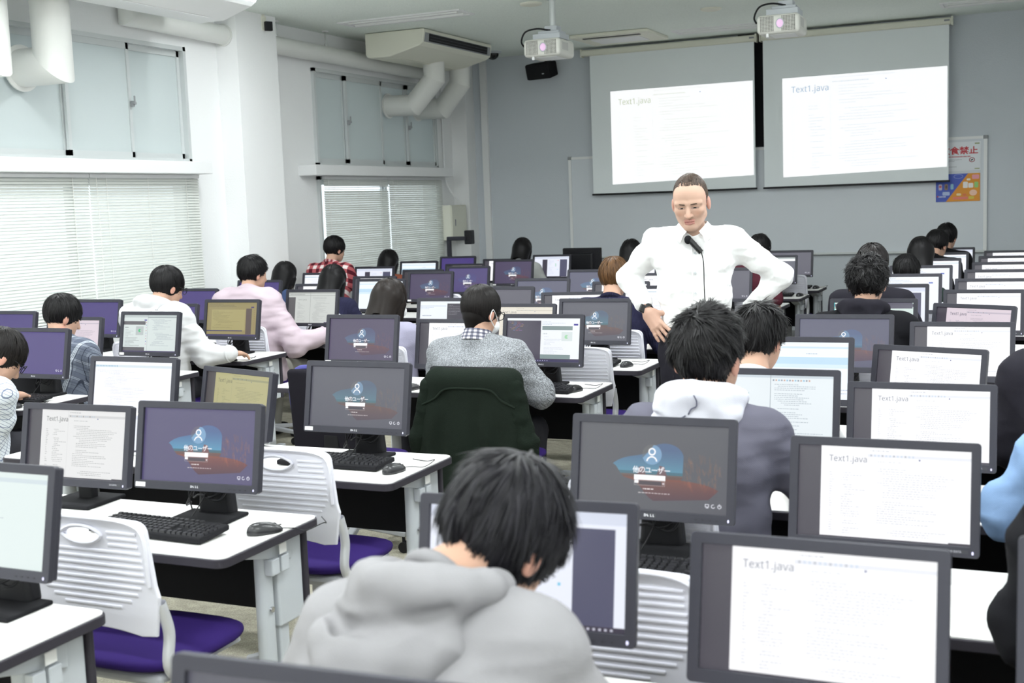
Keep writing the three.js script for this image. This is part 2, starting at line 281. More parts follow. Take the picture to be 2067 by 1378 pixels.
function acrobat(g, w, h) {
  g.fillStyle = 'rgb(214,224,222)'; g.fillRect(0, 0, w, h); g.fillStyle = 'rgb(190,200,200)'; g.fillRect(0, 0, w, 26); g.fillStyle = 'rgb(92,90,94)'; g.fillRect(0, 62, 262, 34); g.fillRect(0, 312, 262, 34);
  g.fillStyle = 'rgb(182,190,190)'; g.fillRect(150, 112, 92, 84); g.fillStyle = 'rgb(64,190,120)'; g.beginPath(); g.moveTo(196, 152); g.arc(196, 152, 16, 0.6, 5.6); g.fill();
  g.fillStyle = 'rgb(70,50,150)'; g.fillRect(248, 46, 30, 11); for (let i = 0; i < 9; i++) { g.fillStyle = ['rgb(190,90,90)', 'rgb(90,90,180)', 'rgb(190,90,170)'][i % 3]; g.fillRect(270, 70 + i * 26, 7, 7); }
  g.globalAlpha = 0.7; scribble(g, 20, 118, 120, 1, 8, 'rgb(60,70,75)', 2, 9, 0); scribble(g, 24, 145, 160, 6, 12, 'rgb(110,118,120)', 3, 3, 0); scribble(g, 24, 222, 230, 7, 12, 'rgb(90,96,100)', 31, 4, 0); scribble(g, 330, 44, 300, 26, 10, 'rgb(110,122,140)', 8, 2.4, 4); g.globalAlpha = 1;
  g.fillStyle = 'rgb(60,48,92)'; g.fillRect(0, h - 14, w, 14); g.fillStyle = 'rgb(130,140,145)'; g.fillRect(290, 0, 2, h - 14); g.fillRect(290, 24, w - 290, 6);
}
const paneWhite = (paper, seed) => (g, w, h) => { g.fillStyle = paper; g.fillRect(0, 0, w, h); g.fillStyle = 'rgba(200,212,220,.8)'; g.fillRect(0, 24, w, 16); for (let i = 0; i < 14; i++) { g.fillStyle = 'rgba(90,150,190,.6)'; g.fillRect(12 + i * 13, 27, 7, 8); } g.globalAlpha = 0.5; scribble(g, 20, 60, 400, 28, 9.5, 'rgb(120,125,150)', seed, 2, 5); g.globalAlpha = 1; };
function olive(g, w, h) {
  g.fillStyle = 'rgb(150,138,92)'; g.fillRect(0, 0, w, h); g.fillStyle = 'rgb(168,158,106)'; g.fillRect(60, 76, 430, 220); g.fillStyle = 'rgb(92,78,72)'; g.fillRect(500, 66, 70, 270); g.fillStyle = 'rgb(60,52,96)'; g.fillRect(0, 296, 460, 10); g.fillRect(0, 338, w, 22); g.fillStyle = 'rgb(72,58,110)'; g.fillRect(560, 46, 36, 14);
  g.globalAlpha = 0.6; scribble(g, 20, 14, 500, 3, 14, 'rgb(90,84,56)', 4, 6, 0); scribble(g, 76, 90, 380, 20, 9.5, 'rgb(112,104,64)', 6, 3, 3); g.globalAlpha = 1; for (let i = 0; i < 10; i++) { g.fillStyle = 'rgb(150,110,70)'; g.fillRect(600, 80 + i * 22, 8, 8); }
}
const split = (a, b, paper) => (g, w, h) => { g.fillStyle = paper; g.fillRect(0, 0, w, h); g.fillStyle = 'rgba(120,125,120,.35)'; g.fillRect(0, 0, w, 18); g.fillRect(0, 36, w, 8); g.fillStyle = a; g.fillRect(0, 60, 96, 300); g.fillStyle = 'rgba(90,95,95,.6)'; g.fillRect(296, 0, 3, h); g.globalAlpha = 0.55; scribble(g, 20, 24, 560, 1, 8, b, 4, 8, 0); scribble(g, 330, 60, 270, 28, 10, b, 9, 2.4, 3); g.fillStyle = b; g.font = '26px sans-serif'; g.fillText('Text1.java', 130, 96); scribble(g, 120, 120, 150, 22, 10, b, 12, 2.2, 1); g.globalAlpha = 1; g.fillStyle = 'rgb(70,62,90)'; g.fillRect(490, h - 12, 150, 12); };
function lightBlue(g, w, h) { g.fillStyle = 'rgb(238,246,252)'; g.fillRect(0, 0, w, h); g.fillStyle = 'rgb(206,226,242)'; g.fillRect(0, 30, w, 12); g.fillStyle = 'rgb(190,220,240)'; g.fillRect(0, 96, w, 52); g.fillStyle = 'rgb(214,234,246)'; g.fillRect(0, 140, w, 24); g.globalAlpha = 0.55; scribble(g, 380, 72, 380, 1, 8, 'rgb(110,120,150)', 6, 5, 0); scribble(g, 300, 230, 480, 6, 22, 'rgb(110,115,150)', 14, 4, 4); g.globalAlpha = 1; }
function webCode(g, w, h) {
  g.fillStyle = 'rgb(232,240,244)'; g.fillRect(0, 0, w, h); g.fillStyle = 'rgb(205,216,224)'; g.fillRect(0, 0, w, 16); g.fillStyle = 'rgb(150,160,170)'; g.fillRect(318, 0, 3, h); g.fillStyle = 'rgb(70,60,84)'; g.fillRect(0, 180, 316, 5); g.fillRect(0, 240, 316, 120); g.fillStyle = 'rgb(120,120,190)'; g.fillRect(180, 196, 126, 4); g.fillStyle = 'rgb(216,222,236)'; g.fillRect(180, 200, 126, 20);
  g.globalAlpha = 0.6; scribble(g, 20, 24, 280, 1, 8, 'rgb(120,140,160)', 3, 5, 0); scribble(g, 16, 96, 300, 5, 14, 'rgb(90,160,160)', 5, 5, 0); for (let i = 0; i < 14; i++) { g.fillStyle = ['rgb(80,90,110)', 'rgb(190,120,90)', 'rgb(90,160,200)'][i % 3]; g.fillRect(330 + i * 14, 24, 8, 8); } scribble(g, 340, 48, 290, 30, 9.6, 'rgb(110,125,140)', 21, 2.6, 4); g.globalAlpha = 1;
}
function ideDark(g, w, h) {
  g.fillStyle = 'rgb(66,60,78)'; g.fillRect(0, 0, w, h); g.fillStyle = 'rgb(240,244,248)'; g.fillRect(0, 0, w, 22); g.fillRect(300, 0, w - 300, 330); g.fillStyle = 'rgb(128,146,146)'; g.fillRect(312, 66, 260, 32); g.fillRect(300, 296, 258, 34); g.fillStyle = 'rgb(216,226,226)'; g.fillRect(480, 112, 92, 74); g.fillStyle = 'rgb(160,215,170)'; g.beginPath(); g.moveTo(522, 152); g.arc(522, 152, 16, 0.6, 5.6); g.fill(); g.fillStyle = 'rgb(60,50,150)'; g.fillRect(582, 46, 36, 14);
  for (let i = 0; i < 7; i++) { let x = 24 + (i % 4) * 16; for (let j = 0; j < 4; j++) { const l = 12 + ((i * 7 + j * 5) % 18); g.fillStyle = ['rgb(150,90,180)', 'rgb(200,150,90)', 'rgb(100,130,200)', 'rgb(190,80,110)'][(i + j) % 4]; g.globalAlpha = 0.7; if (j * 24 < 90 - i * 6) g.fillRect(x, 34 + i * 11, l, 3); x += l + 5; } } g.globalAlpha = 1;
  g.globalAlpha = 0.45; scribble(g, 320, 124, 150, 1, 8, 'rgb(130,140,150)', 3, 8, 0); scribble(g, 330, 150, 230, 13, 11, 'rgb(150,160,190)', 6, 3, 2); scribble(g, 310, 30, 300, 3, 10, 'rgb(140,160,190)', 16, 4, 0); g.globalAlpha = 1; g.fillStyle = 'rgb(48,40,84)'; g.fillRect(0, 338, w, 22); g.fillStyle = 'rgb(220,70,80)'; g.beginPath(); g.arc(150, 346, 5, 0, 7); g.fill(); g.fillStyle = 'rgb(80,190,130)'; g.beginPath(); g.arc(172, 346, 5, 0, 7); g.fill(); for (let i = 0; i < 9; i++) { g.fillStyle = 'rgb(190,190,220)'; g.fillRect(200 + i * 20, 343, 7, 5); }
}
function termSplit(g, w, h) { g.fillStyle = 'rgb(236,242,248)'; g.fillRect(0, 0, w, h); g.fillStyle = 'rgb(205,216,230)'; g.fillRect(0, 44, 290, 8); g.fillStyle = 'rgb(150,185,225)'; g.fillRect(0, 190, 290, 60); g.fillStyle = 'rgb(196,216,240)'; g.fillRect(0, 250, 290, 110); g.fillStyle = 'rgb(58,54,66)'; g.fillRect(300, 24, 330, 336); g.globalAlpha = 0.7; scribble(g, 314, 40, 300, 8, 15, 'rgb(170,170,176)', 6, 4, 0); scribble(g, 30, 140, 160, 1, 8, 'rgb(90,100,130)', 5, 7, 0); scribble(g, 10, 60, 270, 2, 14, 'rgb(140,160,200)', 8, 4, 0); g.globalAlpha = 1; }
function whiteDark(g, w, h) { g.fillStyle = 'rgb(236,240,252)'; g.fillRect(0, 0, w, h); g.fillStyle = 'rgb(216,222,238)'; g.fillRect(0, 0, w, 40); g.fillStyle = 'rgb(78,78,104)'; g.fillRect(470, 52, 130, 290); g.fillStyle = 'rgb(62,58,72)'; g.fillRect(150, 52, 90, 290); g.fillStyle = 'rgb(226,120,130)'; g.fillRect(430, 66, 14, 9); g.fillStyle = 'rgb(60,190,110)'; g.fillRect(388, 128, 14, 12); g.fillRect(388, 156, 14, 12); g.fillStyle = 'rgb(120,200,230)'; g.fillRect(424, 220, 9, 9); g.globalAlpha = 0.4; scribble(g, 396, 68, 80, 1, 8, 'rgb(220,120,130)', 3, 4, 0); scribble(g, 260, 60, 120, 20, 13, 'rgb(120,130,170)', 6, 3, 1); g.globalAlpha = 1; g.fillStyle = 'rgb(56,50,66)'; g.fillRect(0, 342, w, 18); for (let i = 0; i < 6; i++) { g.fillStyle = 'rgb(200,200,215)'; g.fillRect(500 + i * 18, 347, 8, 7); } }
function docGrey(g, w, h) { g.fillStyle = 'rgb(240,244,248)'; g.fillRect(0, 0, w, h); g.fillStyle = 'rgb(150,158,166)'; g.fillRect(330, 90, 200, 240); g.fillStyle = 'rgb(90,110,190)'; g.fillRect(540, 60, 40, 14); scribble(g, 20, 20, 500, 4, 16, 'rgba(140,160,200,.6)', 4, 5, 0); }
function greenPage(g, w, h) { g.fillStyle = 'rgb(212,228,222)'; g.fillRect(0, 0, w, h); g.fillStyle = 'rgb(90,88,104)'; g.fillRect(0, 14, w, 24); g.fillRect(400, 0, 230, 52); g.fillStyle = 'rgb(60,190,200)'; g.fillRect(0, 0, 8, 90); g.fillStyle = 'rgb(140,160,150)'; g.fillRect(0, 40, 400, 14); scribble(g, 40, 80, 560, 18, 14, 'rgba(120,150,150,.5)', 6, 4, 2); }
function darkBar(g, w, h) { g.fillStyle = 'rgb(88,88,102)'; g.fillRect(0, 0, w, h); g.fillStyle = 'rgb(170,178,178)'; g.fillRect(0, 0, w, 26); g.fillStyle = 'rgb(250,252,252)'; g.fillRect(0, 26, w, 30); scribble(g, 20, 70, 500, 18, 13, 'rgba(130,130,140,.5)', 6, 3, 2); }
function screenMat(draw, level = 1) { const t = canvas(SW, SH, draw); return new THREE.MeshStandardMaterial({ color: rgb(0.015, 0.015, 0.017), roughness: 0.38, emissive: rgb(1, 1, 1), emissiveMap: t, emissiveIntensity: level }); }
const S = {
  lockPurple: screenMat(lockScreen('rgb(74,66,108)', [1, 1, 1.05], 0.85)),
  lockGrey: screenMat(lockScreen('rgb(80,80,92)', [0.9, 1, 1], 0.4)),
  lockDusk: screenMat(lockScreen('rgb(70,58,90)', [1, .95, 1], 0.38)),
  lockFaint: screenMat(lockScreen('rgb(76,64,118)', [0.8, .8, 1], 0.14)),
  lockBlue: screenMat(lockScreen('rgb(84,84,108)', [1, 1, 1.1], 0.42)),
  lockVivid: screenMat(lockScreen('rgb(76,76,84)', [1, 1, 1.05], 0.7)),
  plain: screenMat(lockScreen('rgb(66,48,120)', [1, 1, 1], 0, 'plain')),
  plainGrey: screenMat(lockScreen('rgb(84,82,96)', [1, 1, 1], 0, 'plain')),
  textWhite: screenMat(textPage('rgb(253,253,255)', 'rgb(135,138,150)', 'rgb(66,62,72)', 'rgba(225,228,236,.8)'), 1.03),
  textGrey: screenMat(textPage('rgb(226,226,226)', 'rgb(90,92,94)', 'rgb(60,56,66)', 'rgba(200,200,202,.9)')),
  textRose: screenMat(textPage('rgb(222,208,218)', 'rgb(80,74,96)', 'rgb(60,54,66)', 'rgba(190,180,194,.9)')),
  textCream: screenMat(textPage('rgb(228,222,208)', 'rgb(130,126,120)', 'rgb(60,56,62)', 'rgba(205,198,184,.9)')),
  textOlive: screenMat(textPage('rgb(170,164,112)', 'rgb(92,90,58)', 'rgb(66,60,62)', 'rgba(140,138,100,.9)')),
  acrobat: screenMat(acrobat), olive: screenMat(olive), codeWhite: screenMat(paneWhite('rgb(246,248,255)', 33), 1.05), codePale: screenMat(paneWhite('rgb(222,234,232)', 41)),
  splitGrey: screenMat(split('rgb(92,90,92)', 'rgb(100,104,104)', 'rgb(204,208,204)')), page: screenMat(lightBlue, 1.05), webCode: screenMat(webCode), ide: screenMat(ideDark), term: screenMat(termSplit), whiteDark: screenMat(whiteDark), doc: screenMat(docGrey), green: screenMat(greenPage), darkBar: screenMat(darkBar),
};

// ---------- projection screens ----------
function projection(x0, x1, label, ix0, ix1, ink, el, er) {
  const s = thing('projection_screen', label, 'screen', [(x0 + x1) / 2, 0, ZF + 0.13]), w = x1 - x0, cx = (x0 + x1) / 2;
  part(s, 'case', join([rbox(w + el + er, 0.075, 0.085, 0.02, (er - el) / 2, 3.405, 0), rbox(0.02, 0.095, 0.1, 0.006, -w / 2 - el, 3.405, 0), rbox(0.02, 0.095, 0.1, 0.006, w / 2 + er, 3.405, 0)]), M.cream);
  part(s, 'badge', box(0.055, 0.018, 0.004, w / 2 - 0.02, 3.41, 0.045), M.deskFoot);
  part(s, 'cloth', box(w, 1.66, 0.004, 0, 2.545, 0.01), M.screenCloth);
  part(s, 'bottom_bar', rbox(w + 0.03, 0.022, 0.028, 0.006, 0, 1.718, 0.01), M.black);
  const g = new THREE.BufferGeometry(), yT = 2.932, yB = [1.83, 1.872];
  const P = [[ix0 - cx, yB[0]], [ix1 - cx, yB[1]], [ix1 - cx, yT + 0.004], [ix0 - cx, yT]];
  g.setAttribute('position', new THREE.Float32BufferAttribute(P.flatMap(([a, b]) => [a, b, 0.0135]), 3)); g.setAttribute('normal', new THREE.Float32BufferAttribute([0, 0, 1, 0, 0, 1, 0, 0, 1, 0, 0, 1], 3)); g.setAttribute('uv', new THREE.Float32BufferAttribute([0, 0, 1, 0, 1, 1, 0, 1], 2)); g.setIndex([0, 1, 2, 0, 2, 3]);
  const tex = canvas(1024, 640, (c, W, H) => {
    c.fillStyle = 'rgb(253,254,255)'; c.fillRect(0, 0, W, H); c.fillStyle = ink; c.font = '54px sans-serif'; c.fillText('Text1.java', 58, 96); c.globalAlpha = 0.3; c.fillRect(308, 30, 1.5, H - 40);
    c.globalAlpha = 0.35; scribble(c, 320, 14, 640, 1, 8, ink, 5, 4, 0); scribble(c, 320, 40, 420, 1, 8, ink, 8, 8, 0); scribble(c, 60, 150, 12, 24, 19, ink, 10, 3, 0); scribble(c, 170, 150, 150, 24, 19, ink, 13, 4, 2); scribble(c, 360, 70, 640, 30, 18, ink, 19, 3.5, 5); c.globalAlpha = 1; c.fillStyle = 'rgb(120,140,190)'; c.fillRect(652, 44, 8, 6);
  });
  part(s, 'projected_image', g, new THREE.MeshStandardMaterial({ color: rgb(0.2, 0.21, 0.22), roughness: 0.9, emissive: rgb(1, 1, 1), emissiveMap: tex, emissiveIntensity: 0.93 }));
}
projection(-5.11, -3.13, 'pull-down projection screen beside the black wall speaker', -4.86, -3.15, 'rgb(190,200,170)', 0.1, 0.025);
projection(-3.03, -1.045, 'pull-down projection screen partly covering the posters', -2.815, -1.06, 'rgb(160,182,205)', 0.025, 0.03);
{
  const red = 'rgb(196,52,62)';
  const p1 = canvas(512, 360, (c, W, H) => { c.fillStyle = 'rgb(228,232,236)'; c.fillRect(0, 0, W, H); glyphs(c, ['ketsu', 'shoku', 'kin', 'shi'], 96, 60, 92, 6, red, 12); c.save(); c.beginPath(); c.rect(0, 40, 96, 120); c.clip(); glyphs(c, ['shoku'], 20, 62, 84, 0, red, 11); c.restore(); scribble(c, 60, 176, 560, 1, 8, 'rgb(190,90,100)', 5, 13, 0); c.globalAlpha = 0.6; scribble(c, 40, 216, 420, 3, 18, 'rgb(130,135,140)', 9, 7, 0); scribble(c, 40, 280, 560, 2, 22, 'rgb(130,135,140)', 12, 8, 0); c.globalAlpha = 1; c.strokeStyle = 'rgb(150,50,60)'; c.lineWidth = 8; c.beginPath(); c.arc(420, 226, 26, 0, 7); c.stroke(); c.fillStyle = 'rgb(40,40,44)'; c.beginPath(); c.ellipse(420, 226, 15, 8, -0.7, 0, 7); c.fill(); c.fillStyle = 'rgb(150,160,110)'; c.fillRect(448, 18, 50, 14); c.fillRect(448, 330, 50, 12); });
  single('poster', box(0.5, 0.31, 0.004), std(0xffffff, 0.55, { map: p1 }), 'white no-food notice with red lettering, half hidden by the screen', 'poster', [-0.975, 1.975, ZF + 0.038]);
  const p2 = canvas(512, 336, (c, W, H) => {
    c.fillStyle = 'rgb(228,150,40)'; c.fillRect(0, 0, W, H); c.fillStyle = 'rgb(70,92,186)'; c.beginPath(); c.moveTo(0, 0); c.lineTo(374, 0); c.lineTo(118, H); c.lineTo(0, H); c.fill();
    const blob = (x, y, w, h, col) => { c.fillStyle = col; c.beginPath(); c.roundRect(x, y, w, h, 10); c.fill(); };
    c.strokeStyle = 'rgb(170,180,225)'; c.lineWidth = 4; c.beginPath(); c.ellipse(262, 34, 52, 24, 0, 0, 7); c.stroke();
    blob(32, 122, 40, 72, 'rgb(200,190,200)'); blob(38, 140, 28, 24, 'rgb(190,70,80)'); blob(102, 122, 38, 72, 'rgb(150,120,90)'); blob(112, 136, 20, 40, 'rgb(70,60,60)'); blob(172, 122, 34, 66, 'rgb(150,200,215)'); blob(78, 216, 84, 44, 'rgb(180,196,230)'); scribble(c, 30, 268, 240, 1, 8, 'rgb(225,228,240)', 4, 14, 0); blob(14, 262, 16, 18, 'rgb(200,60,60)');
    blob(420, 18, 80, 52, 'rgb(236,160,170)'); blob(316, 100, 56, 76, 'rgb(245,240,236)'); blob(378, 118, 56, 56, 'rgb(245,240,236)'); blob(446, 104, 46, 70, 'rgb(150,205,120)'); blob(358, 62, 44, 24, 'rgb(245,238,225)'); c.fillStyle = 'rgb(248,205,180)'; c.beginPath(); c.ellipse(434, 234, 44, 36, 0, 0, 7); c.fill(); blob(240, 238, 54, 28, 'rgb(246,225,180)'); blob(312, 244, 44, 26, 'rgb(226,120,70)'); scribble(c, 200, 280, 420, 1, 8, 'rgb(232,120,130)', 14, 32, 0); blob(380, 276, 64, 34, 'rgb(220,200,80)');
  });
  single('poster', box(0.45, 0.298, 0.004), std(0xffffff, 0.55, { map: p2 }), 'blue and orange poster with pictures of snacks and drinks', 'poster', [-0.957, 1.643, ZF + 0.038]);
}

// ---------- ceiling and wall fittings ----------
const tubeOn = std([0.9, 0.9, 0.9], 0.5, { emissive: LIGHT_COLOR, emissiveIntensity: 3 }), tubeOff = std([0.86, 0.88, 0.86], 0.4);
function ceilingLight(x, z, on, label) {
  const f = thing('ceiling_light', label, 'light', [x, CEIL, z], 0, on ? 'lit fluorescent lights over the desks' : undefined);
  part(f, 'housing', join([box(1.34, 0.012, 0.03, 0, -0.006, -0.155), box(1.34, 0.012, 0.03, 0, -0.006, 0.155), box(0.03, 0.012, 0.28, -0.655, -0.006, 0), box(0.03, 0.012, 0.28, 0.655, -0.006, 0)]), M.white);
  part(f, 'reflector', box(1.28, 0.003, 0.28, 0, -0.0015, 0), M.white);
  for (const s of [-1, 1]) part(f, 'fluorescent_tube', new THREE.CylinderGeometry(0.008, 0.008, 1.2, 10).rotateZ(Math.PI / 2).translate(0, -0.0085 + 0.0005, s * 0.07), on ? tubeOn : tubeOff);
}
LIGHT_ON_Z.forEach((z, i) => LIGHT_X.forEach((x, j) => ceilingLight(x, z, true, `lit fluorescent light over the ${['window-side', 'middle', 'poster-side'][j]} desks, ${['first', 'second', 'third', 'fourth', 'fifth', 'sixth', 'seventh'][i]} lit one from the whiteboard`)));
ceilingLight(-5.77, -10.6, false, 'recessed fluorescent light switched off in front of the ceiling air conditioner');
ceilingLight(-3.2, -13.35, false, 'recessed fluorescent light switched off above the projection screens');
ceilingLight(-0.4, -13.2, false, 'recessed fluorescent light switched off above the posters');
for (const [x, z, l] of [[-4.42, -10.55, 'round flush ceiling disc beside the first projector pole'], [-3.09, -11.92, 'round flush ceiling disc between both projectors']])
  single('ceiling_disc', new THREE.LatheGeometry([[0, -0.022], [0.07, -0.022], [0.1, -0.014], [0.105, 0]].map(([a, b]) => new THREE.Vector2(a, b)).reverse(), 28), M.cream, l, 'ceiling disc', [x, CEIL, z]);

// ceiling-hung air conditioners: side profile extruded along z
function airConditioner(x0, x1, z0, z1, label, mat) {
  const a = thing('air_conditioner', label, 'air conditioner', [0, 0, 0]), L = Math.abs(z1 - z0), y1 = CEIL - 0.015;
  const s = new THREE.Shape(); s.moveTo(x0, y1); s.lineTo(x1 - 0.01, y1); s.quadraticCurveTo(x1, y1, x1, y1 - 0.02); s.lineTo(x1 - 0.02, y1 - 0.125); s.lineTo(x1 - 0.06, y1 - 0.15); s.lineTo(x0 + 0.28, y1 - 0.235); s.lineTo(x0 + 0.04, y1 - 0.235); s.quadraticCurveTo(x0, y1 - 0.23, x0, y1 - 0.19);
  part(a, 'body', extrude(s, L - 0.02, 0.01).translate(0, 0, Math.min(z0, z1) + 0.01), mat);
  const tilt = 0.1;
  const o = part(a, 'outlet', rbox(0.02, 0.1, L - 0.06, 0.004, 0, 0, 0), M.deskFoot); o.position.set(x1 - 0.006, y1 - 0.073, (z0 + z1) / 2); o.rotation.z = -tilt;
  const d = part(o, 'opening', box(0.006, 0.078, L - 0.24, 0.012, 0, 0), M.black);
  for (const s2 of [-0.018, 0.012]) part(o, 'louvre', box(0.01, 0.006, L - 0.26, 0.016, s2, 0), M.bezel);
  part(a, 'intake_panel', box(0.24, 0.004, L - 0.4, x0 + 0.17, y1 - 0.247, (z0 + z1) / 2), mat);
  part(a, 'hanger', join([box(0.05, 0.02, 0.05, x0 + 0.1, CEIL - 0.008, z0 - 0.1), box(0.05, 0.02, 0.05, x0 + 0.1, CEIL - 0.008, z1 + 0.1)]), M.alu);
}
airConditioner(-6.60, -5.92, -11.25, -12.90, 'cream ceiling air conditioner above the paired ducts', M.cream);
airConditioner(-6.46, -5.85, -5.95, -8.30, 'white ceiling air conditioner above the frosted window near the pillar', M.white);
{ // cassette unit in front of the screens
  const a = thing('ceiling_cassette', 'flat ceiling cassette air conditioner with a dark slot by the first screen', 'air conditioner', [-4.47, CEIL, -13.2]);
  part(a, 'panel', rbox(0.9, 0.04, 0.8, 0.012, 0, -0.02, 0), M.cream); part(a, 'slot', box(0.66, 0.006, 0.06, 0, -0.042, 0.28), M.black); part(a, 'grille', rbox(0.56, 0.01, 0.4, 0.004, 0, -0.044, -0.02), M.white);
}
function duct(label, pts, r, flanges, mat = M.duct) {
  const d = thing('air_duct', label, 'duct'); part(d, 'pipe', pipe(pts, r), mat);
  for (const [p, axis, rf] of flanges) { const g = new THREE.CylinderGeometry(rf ?? r * 1.25, rf ?? r * 1.25, 0.012, 32); if (axis === 'x') g.rotateZ(Math.PI / 2); if (axis === 'z') g.rotateX(Math.PI / 2); part(d, 'flange', g.translate(...p), mat); }
  return d;
}
duct('thick white duct elbow dropping from the air conditioner to the frosted pane', [[-6.62, 3.45, -6.84], [-6.62, 2.765, -6.84], [-6.93, 2.765, -6.84]], 0.138, [[[-6.925, 2.765, -6.84], 'x', 0.17]]);
duct('thick white duct elbow leaving the frosted pane next to the first elbow', [[-6.62, 3.45, -6.26], [-6.62, 2.765, -6.26], [-6.93, 2.765, -6.26]], 0.138, [[[-6.925, 2.765, -6.26], 'x', 0.17]]);
duct('white duct running from the air conditioner into the pillar', [[-6.86, 3.46, -7.95], [-6.86, 3.27, -7.95], [-6.86, 3.25, -9.17]], 0.085, [[[-6.86, 3.25, -9.17], 'z', 0.1]]);
duct('grey white duct running from the pillar to the cream air conditioner', [[-6.84, 3.24, -9.81], [-6.84, 3.22, -13.2]], 0.085, [[[-6.84, 3.24, -9.81], 'z', 0.105]]);
duct('bent duct from the frosted pane to the cream air conditioner, beside the pillar', [[-6.94, 2.80, -12.25], [-6.60, 2.79, -12.25], [-6.33, 3.06, -12.25], [-6.33, 3.25, -12.25]], 0.118, [[[-6.93, 2.80, -12.25], 'x', 0.14]]);
duct('bent duct from the frosted pane to the ceiling, nearest the wall cabinet', [[-6.94, 2.80, -12.95], [-6.60, 2.79, -12.95], [-6.36, 3.06, -12.95], [-6.36, 3.47, -12.95]], 0.118, [[[-6.93, 2.80, -12.95], 'x', 0.14]]);
for (const [z, l] of [[-9.98, 'thin rod hanger holding the duct next to the pillar'], [-10.85, 'thin rod hanger holding the duct near the cream air conditioner']]) { const h = thing('duct_hanger', l, 'hanger', [-6.84, CEIL, z]); part(h, 'ceiling_plate', cyl(0.035, 0.035, 0.01, 0, -0.005, 0), M.white); part(h, 'rod', cyl(0.005, 0.005, 0.14, 0, -0.075, 0, 8), M.chrome); part(h, 'clamp', cyl(0.014, 0.014, 0.03, 0, -0.14, 0, 10), M.chrome); }

// projectors on poles
const ventTex = canvas(128, 128, (g, w, h) => { g.fillStyle = 'rgb(205,204,196)'; g.fillRect(0, 0, w, h); g.fillStyle = 'rgb(72,72,70)'; for (let i = 0; i < 9; i++) for (let j = 0; j < 11; j++) g.fillRect(5 + i * 14, 3 + j * 11.4, 9, 7.4); });
function projector(x, y, z, label) {
  const p = thing('projector', label, 'projector', [x, y, z], 0.02);
  const body = part(p, 'body', rbox(0.35, 0.155, 0.40, 0.035, 0, 0, -0.2, 4), std([0.68, 0.68, 0.63], 0.45));
  part(body, 'vent_panel', box(0.115, 0.125, 0.003, -0.09, 0, 0.0005), std(0xffffff, 0.6, { map: ventTex }));
  part(body, 'vent_panel', box(0.115, 0.125, 0.003, 0.085, 0, 0.0005), std(0xffffff, 0.6, { map: ventTex }));
  const lens = part(body, 'lens', new THREE.SphereGeometry(0.03, 20, 14).scale(1, 1.2, 0.35).translate(0.018, 0.0, 0.002), std([0.5, 0.35, 0.5], 0.15, { emissive: rgb(0.9, 0.6, 0.85), emissiveIntensity: 0.5 }));  // violet glow put into the lens as its reflected glint
  part(body, 'lens_ring', new THREE.TorusGeometry(0.031, 0.004, 8, 24).scale(1, 1.2, 1).translate(0.018, 0, 0.004), M.deskGrey);
  part(body, 'side_port_panel', box(0.003, 0.07, 0.16, 0.1755, 0.01, -0.14), std([0.5, 0.5, 0.48], 0.6));
  part(body, 'adjuster_foot', cyl(0.012, 0.012, 0.03, -0.09, -0.088, -0.03), M.white);
  part(body, 'lamp_cover', rbox(0.2, 0.006, 0.26, 0.002, 0.02, -0.079, -0.2), M.white);
  part(p, 'mount_plate', join([rbox(0.26, 0.05, 0.24, 0.005, 0.02, 0.105, -0.2), rbox(0.2, 0.03, 0.18, 0.005, 0.03, 0.14, -0.2), rbox(0.12, 0.05, 0.12, 0.005, 0.04, 0.175, -0.2)]), M.deskGrey);
  part(p, 'pole', join([cyl(0.028, 0.028, CEIL - y - 0.19, 0.04, 0.19 + (CEIL - y - 0.19) / 2, -0.2), cyl(0.06, 0.06, 0.012, 0.04, CEIL - y - 0.006, -0.2)]), M.alu);
  part(p, 'power_cable', tube([[0.04, 0.16, -0.14], [-0.06, 0.17, -0.05], [-0.15, 0.14, 0.0], [-0.195, 0.06, -0.02], [-0.185, 0.02, -0.06]], 0.008, 30, 7), M.cable);
}
projector(-4.19, 3.02, -10.2, 'white ceiling projector on a pole near the black wall speaker');
projector(-2.09, 3.035, -10.2, 'white ceiling projector on a pole in front of the gap between screens');
{
  const s = thing('wall_speaker', 'black tilted speaker on the grey wall', 'speaker', [-5.73, 3.25, ZF + 0.14], -0.25);
  const b = part(s, 'cabinet', warp(rbox(0.34, 0.185, 0.2, 0.02, 0, 0, 0), (x, y, z) => [x * (1 + z * 0.5), y * (1 + z * 0.4), z]), M.blackRough); b.rotation.x = 0.25; part(b, 'grille', rbox(0.34, 0.17, 0.008, 0.003, 0, 0, 0.102), M.black); part(b, 'badge', box(0.03, 0.01, 0.003, 0.08, -0.03, 0.107), M.alu); part(s, 'bracket', join([box(0.04, 0.12, 0.06, 0, 0.06, -0.11), box(0.08, 0.1, 0.02, 0, 0.08, -0.13)]), M.black);
}
